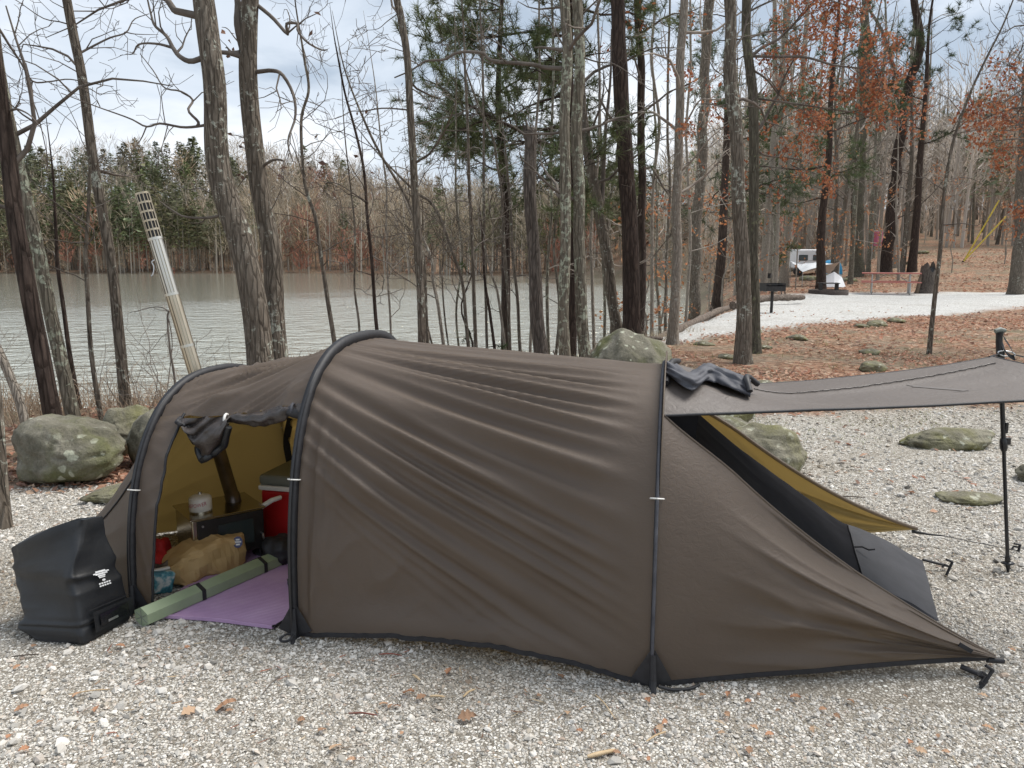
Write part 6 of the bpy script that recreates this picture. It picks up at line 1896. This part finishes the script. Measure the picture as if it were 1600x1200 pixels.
MB().tube([bt0 + [-.2, -.62, .25], bt0 + [-.1, -.54, .7], bt0 + [.15, -.62, .25]], .03, 5).build('door_zip', M_BLACK, bt, True)
MB().tube([bt0 + [0, 0, -.05], bt0 + [0, 0, .26]], .60, 24).build('skirt', M_TARPW, bt, True)
p0 = np.array([25.6, 55.0, 0]); p0[2] = tz(p0[0], p0[1])
pk = empty('pink_banner', p0, 'small pink cloth hanging between trunks left of the forked tree', 'cloth')
A_, B_ = np.meshgrid(np.linspace(-1, 1, 10), np.linspace(0, 1, 10), indexing='ij')
G = np.stack([p0[0] + A_ * .32, p0[1] + .06 * np.sin(A_ * 7), p0[2] + 1.9 - B_ * 1.0], -1)
b = MB().grid(G); b.grid(G + [0, .012, 0], flip=True); b.build('cloth', M_PINK, pk, True)
MB().tube([p0 + [-.36, .02, -.05], p0 + [-.36, .02, 1.95]], .03, 6).build('post', M_GALV, pk)
MB().tube([p0 + [-.36, .02, 1.92], p0 + [.36, .02, 1.92]], .015, 6).build('crossbar', M_GALV, pk)

# ------------------------------------------------------------------ dry grass and brush at the lake edge (stuff)
rs = np.random.default_rng(90)
gb = MB()
def tussock(x, y, h, n, c):
    z = tz(x, y)
    P = np.array([x, y, z]) + np.stack([rs.normal(size=n) * .10, rs.normal(size=n) * .10, np.zeros(n) - .02], 1)
    d = np.stack([rs.normal(size=n) * .45, rs.normal(size=n) * .45, np.ones(n)], 1)
    L = h * rs.uniform(.5, 1.2, (n, 1))
    u = np.stack([rs.normal(size=n), rs.normal(size=n), np.zeros(n)], 1); u /= np.linalg.norm(u, axis=1, keepdims=True)
    w = .0035
    m = P + d * L * .55; tip = P + d * L + np.stack([d[:, 0], d[:, 1], -np.abs(d[:, 0])], 1) * L * .4
    V = np.stack([P - u * w, P + u * w, m + u * w * .7, m - u * w * .7, tip], 1)
    cc = np.repeat(np.asarray(c)[None] * rs.uniform(.6, 1.3, (n, 1)), 5, 0)
    i = np.arange(n)[:, None] * 5
    gb.add(V.reshape(-1, 3), np.concatenate([i + [0, 1, 2], i + [0, 2, 3], i + [3, 2, 4]]), cc)
for _ in range(260):
    x = rs.uniform(-6.5, -1.5); y = rs.uniform(6.0, 9.0) - .15 * x
    tussock(x, y, rs.uniform(.25, .6), 16, (0.36, 0.27, 0.19))
for _ in range(160):
    t = rs.uniform(0, 1); x = -1 + 4.2 * t + rs.normal() * .3; y = 11 + 5 * t + rs.normal() * .6
    tussock(x, y, rs.uniform(.15, .4), 14, (0.36, 0.29, 0.20))
for _ in range(140):
    x = rs.uniform(.5, 9); y = rs.uniform(8, 14)
    tussock(x, y, rs.uniform(.05, .12), 14, rs.choice([(0.17, 0.19, 0.06), (0.33, 0.30, 0.16)]))
for _ in range(240):
    x = rs.uniform(1.2, 6.5); y = float(gravel_edge(np.array(x))) + rs.normal() * .7 - .4
    tussock(x, y, rs.uniform(.02, .06), 16, rs.choice([(0.20, 0.23, 0.08), (0.34, 0.33, 0.18)]))
tag(gb.build('dry_grass', M_GRASS, None, False, True), 'dry grass and weeds along the bank and gravel edge', kind='stuff')
# twiggy brush by the water behind the boulders
bb = MB()
o = dict(dens=[3, 4, 3, 0], up=.25, crook=.25, rmin=.002)
for x, y in ((-2.95, 6.9), (-3.4, 7.2), (-4.6, 6.6), (-4.9, 6.2), (-2.2, 7.6), (-3.9, 7.4), (-.4, 12.4), (1.6, 13.6), (-5.4, 6.5), (2.5, 15.2), (3.4, 18.0)):
    for k in range(6):
        p = np.array([x + rs.normal() * .1, y + rs.normal() * .1, tz(x, y) - .02])
        grow(bb, p, unit(np.array([rs.normal() * .35, rs.normal() * .35, 1])), rs.uniform(.5, 1.1), .006, 1, 2, rs, o, [])
tag(bb.build('shore_brush', M_TWIG_P, None, True), 'leafless twiggy brush along the near waterline', kind='stuff')

# ------------------------------------------------------------------ gravel stones, litter leaves (stuff) and single leaves
OCT_V = np.array([(1, 0, 0), (-1, 0, 0), (0, 1, 0), (0, -1, 0), (0, 0, 1), (0, 0, -1)], float)
OCT_F = np.array([(0, 2, 4), (2, 1, 4), (1, 3, 4), (3, 0, 4), (2, 0, 5), (1, 2, 5), (3, 1, 5), (0, 3, 5)])
ph = (1 + 5 ** .5) / 2
ICO_V = np.array([(-1, ph, 0), (1, ph, 0), (-1, -ph, 0), (1, -ph, 0), (0, -1, ph), (0, 1, ph), (0, -1, -ph), (0, 1, -ph), (ph, 0, -1), (ph, 0, 1), (-ph, 0, -1), (-ph, 0, 1)]) / 1.9
ICO_F = np.array([(0, 11, 5), (0, 5, 1), (0, 1, 7), (0, 7, 10), (0, 10, 11), (1, 5, 9), (5, 11, 4), (11, 10, 2), (10, 7, 6), (7, 1, 8), (3, 9, 4), (3, 4, 2), (3, 2, 6), (3, 6, 8), (3, 8, 9), (4, 9, 5), (2, 4, 11), (6, 2, 10), (8, 6, 7), (9, 8, 1)])
GREYS = np.array([1.0, .97, .925]) * np.array([(0.56, 0.55, 0.53), (0.47, 0.46, 0.44), (0.66, 0.655, 0.64), (0.36, 0.355, 0.34), (0.40, 0.37, 0.325), (0.52, 0.48, 0.44), (0.24, 0.235, 0.225), (0.60, 0.585, 0.555), (0.40, 0.33, 0.28)])
GW = np.array([.2, .2, .14, .13, .08, .08, .05, .09, .03]); GW = GW / GW.sum()
def stones(mb, x, y, s, base_v, base_f, rs):
    m = len(x)
    nv_ = len(base_v)
    V = base_v[None] * (1 + rs.uniform(-.32, .32, (m, nv_, 1)))
    V = V * np.stack([rs.uniform(.7, 1.3, m), rs.uniform(.7, 1.3, m), rs.uniform(.45, .85, m)], 1)[:, None]
    a = rs.uniform(0, 6.28, m); b = rs.normal(size=m) * .35
    ca, sa, cb, sb = np.cos(a)[:, None], np.sin(a)[:, None], np.cos(b)[:, None], np.sin(b)[:, None]
    X_, Y_, Z_ = V[..., 0], V[..., 1], V[..., 2]
    X2, Z2 = X_ * cb - Z_ * sb, X_ * sb + Z_ * cb
    V = np.stack([X2 * ca - Y_ * sa, X2 * sa + Y_ * ca, Z2], -1) * s[:, None, None]
    z = terrain(x, y) + s * rs.uniform(.0, .35, m)
    V = V + np.stack([x, y, z], 1)[:, None]
    c = GREYS[rs.choice(len(GREYS), m, p=GW)] * rs.uniform(.8, 1.12, (m, 1))
    soil = smooth(.02, .34, fbm(x * .9, y * .9, 5.5))[:, None]        # dusty, damp patches of the pad
    c = c * (1 - soil * np.array([.30, .34, .40]))
    f = (np.arange(m)[:, None, None] * nv_ + base_f[None]).reshape(-1, 3)
    mb.add(V.reshape(-1, 3), f, np.repeat(c, nv_, 0))
def in_tent(x, y):
    d = np.array([.965, -.264]); n = np.array([.264, .965])
    px, py = x - FB[0], y - FB[1]
    a, b = px * d[0] + py * d[1], px * n[0] + py * n[1]
    return (a > -.72) & (a < 2.5) & (b > .10) & (b < 1.2)
rs = np.random.default_rng(200)
gm_ = MB()
def scatter(n, x0, x1, y0, y1, med, sig, bv, bf, lim):
    x = rs.uniform(x0, x1, n); y = rs.uniform(y0, y1, n)
    g, w, b_ = masks(x, y)
    dirtp = fbm(x * 1.1, y * 1.1, 5.5)
    ok = (g > rs.uniform(.3, .7, n)) & ~in_tent(x, y) & (rs.uniform(0, 1, n) > .65 * smooth(.10, .35, dirtp)) & (np.abs(x) < .74 * y + .75)
    x, y = x[ok], y[ok]
    s = np.clip(med * np.exp(rs.normal(size=len(x)) * sig), .002, lim)
    stones(gm_, x, y, s, bv, bf, rs)
scatter(74000, -2.5, 2.5, 1.9, 3.35, .0042, .40, OCT_V, OCT_F, .014)
scatter(1700, -2.5, 2.5, 1.9, 3.35, .0088, .34, ICO_V, ICO_F, .022)
scatter(46000, -3.8, 4.2, 3.35, 5.2, .0060, .36, OCT_V, OCT_F, .016)
scatter(1200, -3.8, 4.2, 3.35, 5.2, .014, .30, ICO_V, ICO_F, .028)
scatter(22000, -4.5, 6.5, 5.2, 8.2, .0105, .35, OCT_V, OCT_F, .022)
scatter(600, -2.6, -1.2, 2.1, 3.2, .0095, .38, ICO_V, ICO_F, .026)
tag(gm_.build('gravel_stones', M_STONE, None, False, True), 'loose crushed grey stones covering the tent pad', kind='stuff')

LEAFC = [(0.468, 0.239, 0.145), (0.372, 0.181, 0.115), (0.550, 0.326, 0.213), (0.275, 0.145, 0.099), (0.618, 0.435, 0.305), (0.495, 0.218, 0.129)]
def ground_leaves(mb, x, y, size):
    m = len(x)
    z = terrain(x, y) + rs.uniform(.004, .022, m)
    a = rs.uniform(0, 6.28, m)
    s = size * rs.uniform(.6, 1.25, m)
    d = np.stack([np.cos(a), np.sin(a), rs.normal(size=m) * .3], 1); u = np.stack([-np.sin(a), np.cos(a), rs.normal(size=m) * .35], 1)
    p = np.stack([x, y, z], 1)
    w = rs.uniform(.22, .36, (m, 1)); cu = rs.uniform(-.1, .25, (m, 1)) * [[0, 0, 1]]
    S = s[:, None]
    V = np.stack([p - d * S * .5, p + u * S * w + cu * S, p + d * S * .5, p - u * S * w + cu * S], 1)
    V[..., 2] = np.maximum(V[..., 2], (terrain(x, y) + .003)[:, None])
    c = (np.array(LEAFC)[rs.integers(0, len(LEAFC), m)] * .8 + np.array((.055, .05, .045))) * rs.uniform(.7, 1.2, (m, 1))
    i = np.arange(m)[:, None] * 4
    mb.add(V.reshape(-1, 3), np.concatenate([i + [0, 1, 2], i + [0, 2, 3]]), np.repeat(c, 4, 0))
lm_ = MB()
def leaf_scatter(n, x0, x1, y0, y1, size, thr=.0):
    x = rs.uniform(x0, x1, n); y = rs.uniform(y0, y1, n)
    g, w, b_ = masks(x, y)
    pat = fbm(x * .55, y * .55, 12.0, 3)
    ok = (lake_sd(x, y) < -.6) & (rs.uniform(0, 1, n) > g * .97) & (rs.uniform(0, 1, n) > w * .985) & (rs.uniform(-.35, .25, n) < pat + thr) & (np.abs(x) < .75 * y + 1.2)
    ground_leaves(lm_, x[ok], y[ok], size)
leaf_scatter(38000, -4.5, 7.5, 4.4, 12.5, .062, .08)
leaf_scatter(30000, -1, 16, 12.5, 24, .085, .05)
leaf_scatter(22000, 8, 40, 30, 56, .15, .1)
leaf_scatter(5200, -3.9, -1.9, 4.6, 6.2, .055, .4)
tag(lm_.build('fallen_leaf_litter', M_LEAF, None, False, True), 'russet fallen leaves carpeting the woodland floor', kind='stuff')

# single dead leaves and twigs lying on the gravel
def oak_leaf(seed, L=.06):
    rs_ = np.random.default_rng(seed)
    t = np.linspace(0, 1, 13)
    w = (.30 * np.sin(np.pi * t ** .8) * (1 + .42 * np.cos(t * 22))) * L
    mid = np.stack([(t - .5) * L, np.zeros(13), .008 * np.sin(t * 3) + .004], 1)
    l = mid + np.stack([np.zeros(13), w, .012 * rs_.uniform(.2, 1) * np.ones(13)], 1)
    r = mid - np.stack([np.zeros(13), w * rs_.uniform(.8, 1.1), -.012 * rs_.uniform(0, 1) * np.ones(13)], 1)
    return MB().grid(np.stack([l, mid, r], 1), np.array(LEAFC)[rs_.integers(0, len(LEAFC))] * .55 + np.array((0.20, 0.135, 0.082))).mesh('leaf_blade', M_LEAF, True, True)
LM = [oak_leaf(i) for i in range(7)]
def leaf_at(u, v, s, rz, k, label, group='single dead leaves on the gravel'):
    g = on_ground(u, v)
    o = link('fallen_leaf', LM[k % 7])
    o.location = (g[0], g[1], tz(g[0], g[1]) + .008)
    o.rotation_euler = (rs.normal() * .2, rs.normal() * .2, rz)
    o.scale = (s, s, s)
    return tag(o, label, 'leaf', group)
for i, (u, v, s, rz, lab) in enumerate([
        (355, 1111, 1.5, .3, 'long lobed tan oak leaf on the gravel in front of the purple mat'), (296, 1120, 1.2, .9, 'small orange leaf just left of the long lobed oak leaf'), (995, 1066, 1.15, .1, 'broad tan leaf lying against the end hoop foot'),
        (640, 1088, 1.1, -.5, 'curled tan leaf on the gravel below the tent middle'), (702, 1053, .8, 1.2, 'small bright orange leaf near the tent hem'), (658, 1095, .8, .6, 'brown leaf touching the curled tan leaf'),
        (730, 1125, 1.3, .15, 'ragged orange brown leaf low in the middle of the gravel'), (525, 975, 1.5, .3, 'yellowish leaf tucked under the tent hem by the middle hoop'), (525, 1173, .9, .8, 'rusty leaf near the bottom edge left of centre'),
        (1300, 858, 1.6, .1, 'pale orange leaf behind the mustard wing'), (1315, 800, 1.4, 1.4, 'reddish leaf beyond the mustard wing edge'), (1325, 797, 1.2, .3, 'second reddish leaf beyond the mustard wing edge'),
        (875, 1062, .8, 2.0, 'small tan leaf below the tent hem right of centre'), (1098, 1092, .6, .4, 'tiny tan leaf right of the end hoop foot'), (35, 1112, .9, .5, 'small tan leaf at the left edge of the gravel')]):
    leaf_at(u, v, s * .8, rz, i, lab)
for i in range(55):
    u, v = rs.uniform(10, 1590), rs.uniform(1010, 1195)
    if 470 < u < 1560 and v < 1085: v = rs.uniform(1090, 1195)
    leaf_at(u, v, rs.uniform(.25, .6), rs.uniform(0, 6.28), i, 'tiny brown leaf scrap among the foreground gravel', 'tiny leaf scraps in the gravel')
for i, (u0, v0, u1, v1, r, mat, lab) in enumerate([
        (108, 1090, 172, 1082, .0022, M_CHIP, 'pale bent straw on the gravel in front of the black bag'), (918, 1184, 962, 1174, .007, M_CHIP, 'pale wood chip at the bottom edge of the gravel'), (724, 1092, 742, 1080, .004, M_CHIP, 'small yellow chip left of the straw below the hem'),
        (672, 1091, 695, 1092, .004, M_CHIP, 'flat tan chip below the tent middle'), (645, 1058, 656, 1066, .004, M_CHIP, 'short yellow chip near the hem'), (1285, 778, 1352, 779, .004, M_TWIG, 'dark stick on the gravel beyond the mustard wing'),
        (592, 1026, 628, 1028, .003, M_TWIG_R, 'reddish twig on the gravel below the hem'), (545, 1118, 590, 1121, .003, M_TWIG_R, 'reddish pine needle bundle left of centre foreground'), (930, 1090, 960, 1125, .002, M_CHIP, 'thin pale straw right of centre foreground'),
        (440, 1060, 410, 1090, .002, M_TWIG, 'thin dark twig below the middle hoop'), (20, 1030, 62, 1026, .003, M_TWIG, 'dark twig left of the black bag base'), (1010, 1160, 1040, 1146, .003, M_CHIP, 'pale splinter right of the wood chip')]):
    a, b2 = on_ground(u0, v0), on_ground(u1, v1)
    a[2] = tz(a[0], a[1]) + .010; b2[2] = tz(b2[0], b2[1]) + .010
    m_ = (a + b2) / 2 + [rs.normal() * .003, rs.normal() * .003, .004]
    o = MB().tube(rand_curve([a, m_, b2], 7), [r * .7, r, r * 1.1, r, r * .9, r, r * .6], 5).build('twig', mat, None, True)
    tag(o, lab, 'twig', 'twigs and chips on the gravel')

# pine needles and chaff strewn over the gravel (stuff)
nl = MB()
n_ = 2600
x = rs.uniform(-3.2, 3.4, n_); y = rs.uniform(1.95, 6.0, n_)
ok = ~in_tent(x, y) & (rs.uniform(0, 1, n_) < .25 + .9 * smooth(-.1, .35, fbm(x * 1.6, y * 1.6, 31.0)))
x, y = x[ok], y[ok]
m = len(x)
a = rs.uniform(0, 6.28, m); L = rs.uniform(.012, .06, m)
d = np.stack([np.cos(a) * L, np.sin(a) * L, rs.normal(size=m) * .004], 1)
p = np.stack([x, y, terrain(x, y) + rs.uniform(.006, .013, m)], 1)
u = np.stack([-np.sin(a), np.cos(a), np.full(m, .4)], 1) * rs.uniform(.0008, .0022, (m, 1))
mid = p + d * .5 + np.stack([-np.sin(a), np.cos(a), np.zeros(m)], 1) * rs.normal(size=(m, 1)) * .005
V = np.stack([p - u, p + u, mid + u, mid - u, p + d], 1)
pal = np.array([(0.32, 0.20, 0.12), (0.42, 0.31, 0.19), (0.20, 0.11, 0.07), (0.50, 0.40, 0.27), (0.28, 0.12, 0.08)])
cc = np.repeat(pal[rs.integers(0, 5, m)] * rs.uniform(.7, 1.2, (m, 1)), 5, 0)
i = np.arange(m)[:, None] * 5
nl.add(V.reshape(-1, 3), np.concatenate([i + [0, 1, 2], i + [0, 2, 3], i + [3, 2, 4]]), cc)
tag(nl.build('needle_litter', M_GRASS, None, False, True), 'dry pine needles and chaff strewn over the gravel', kind='stuff')
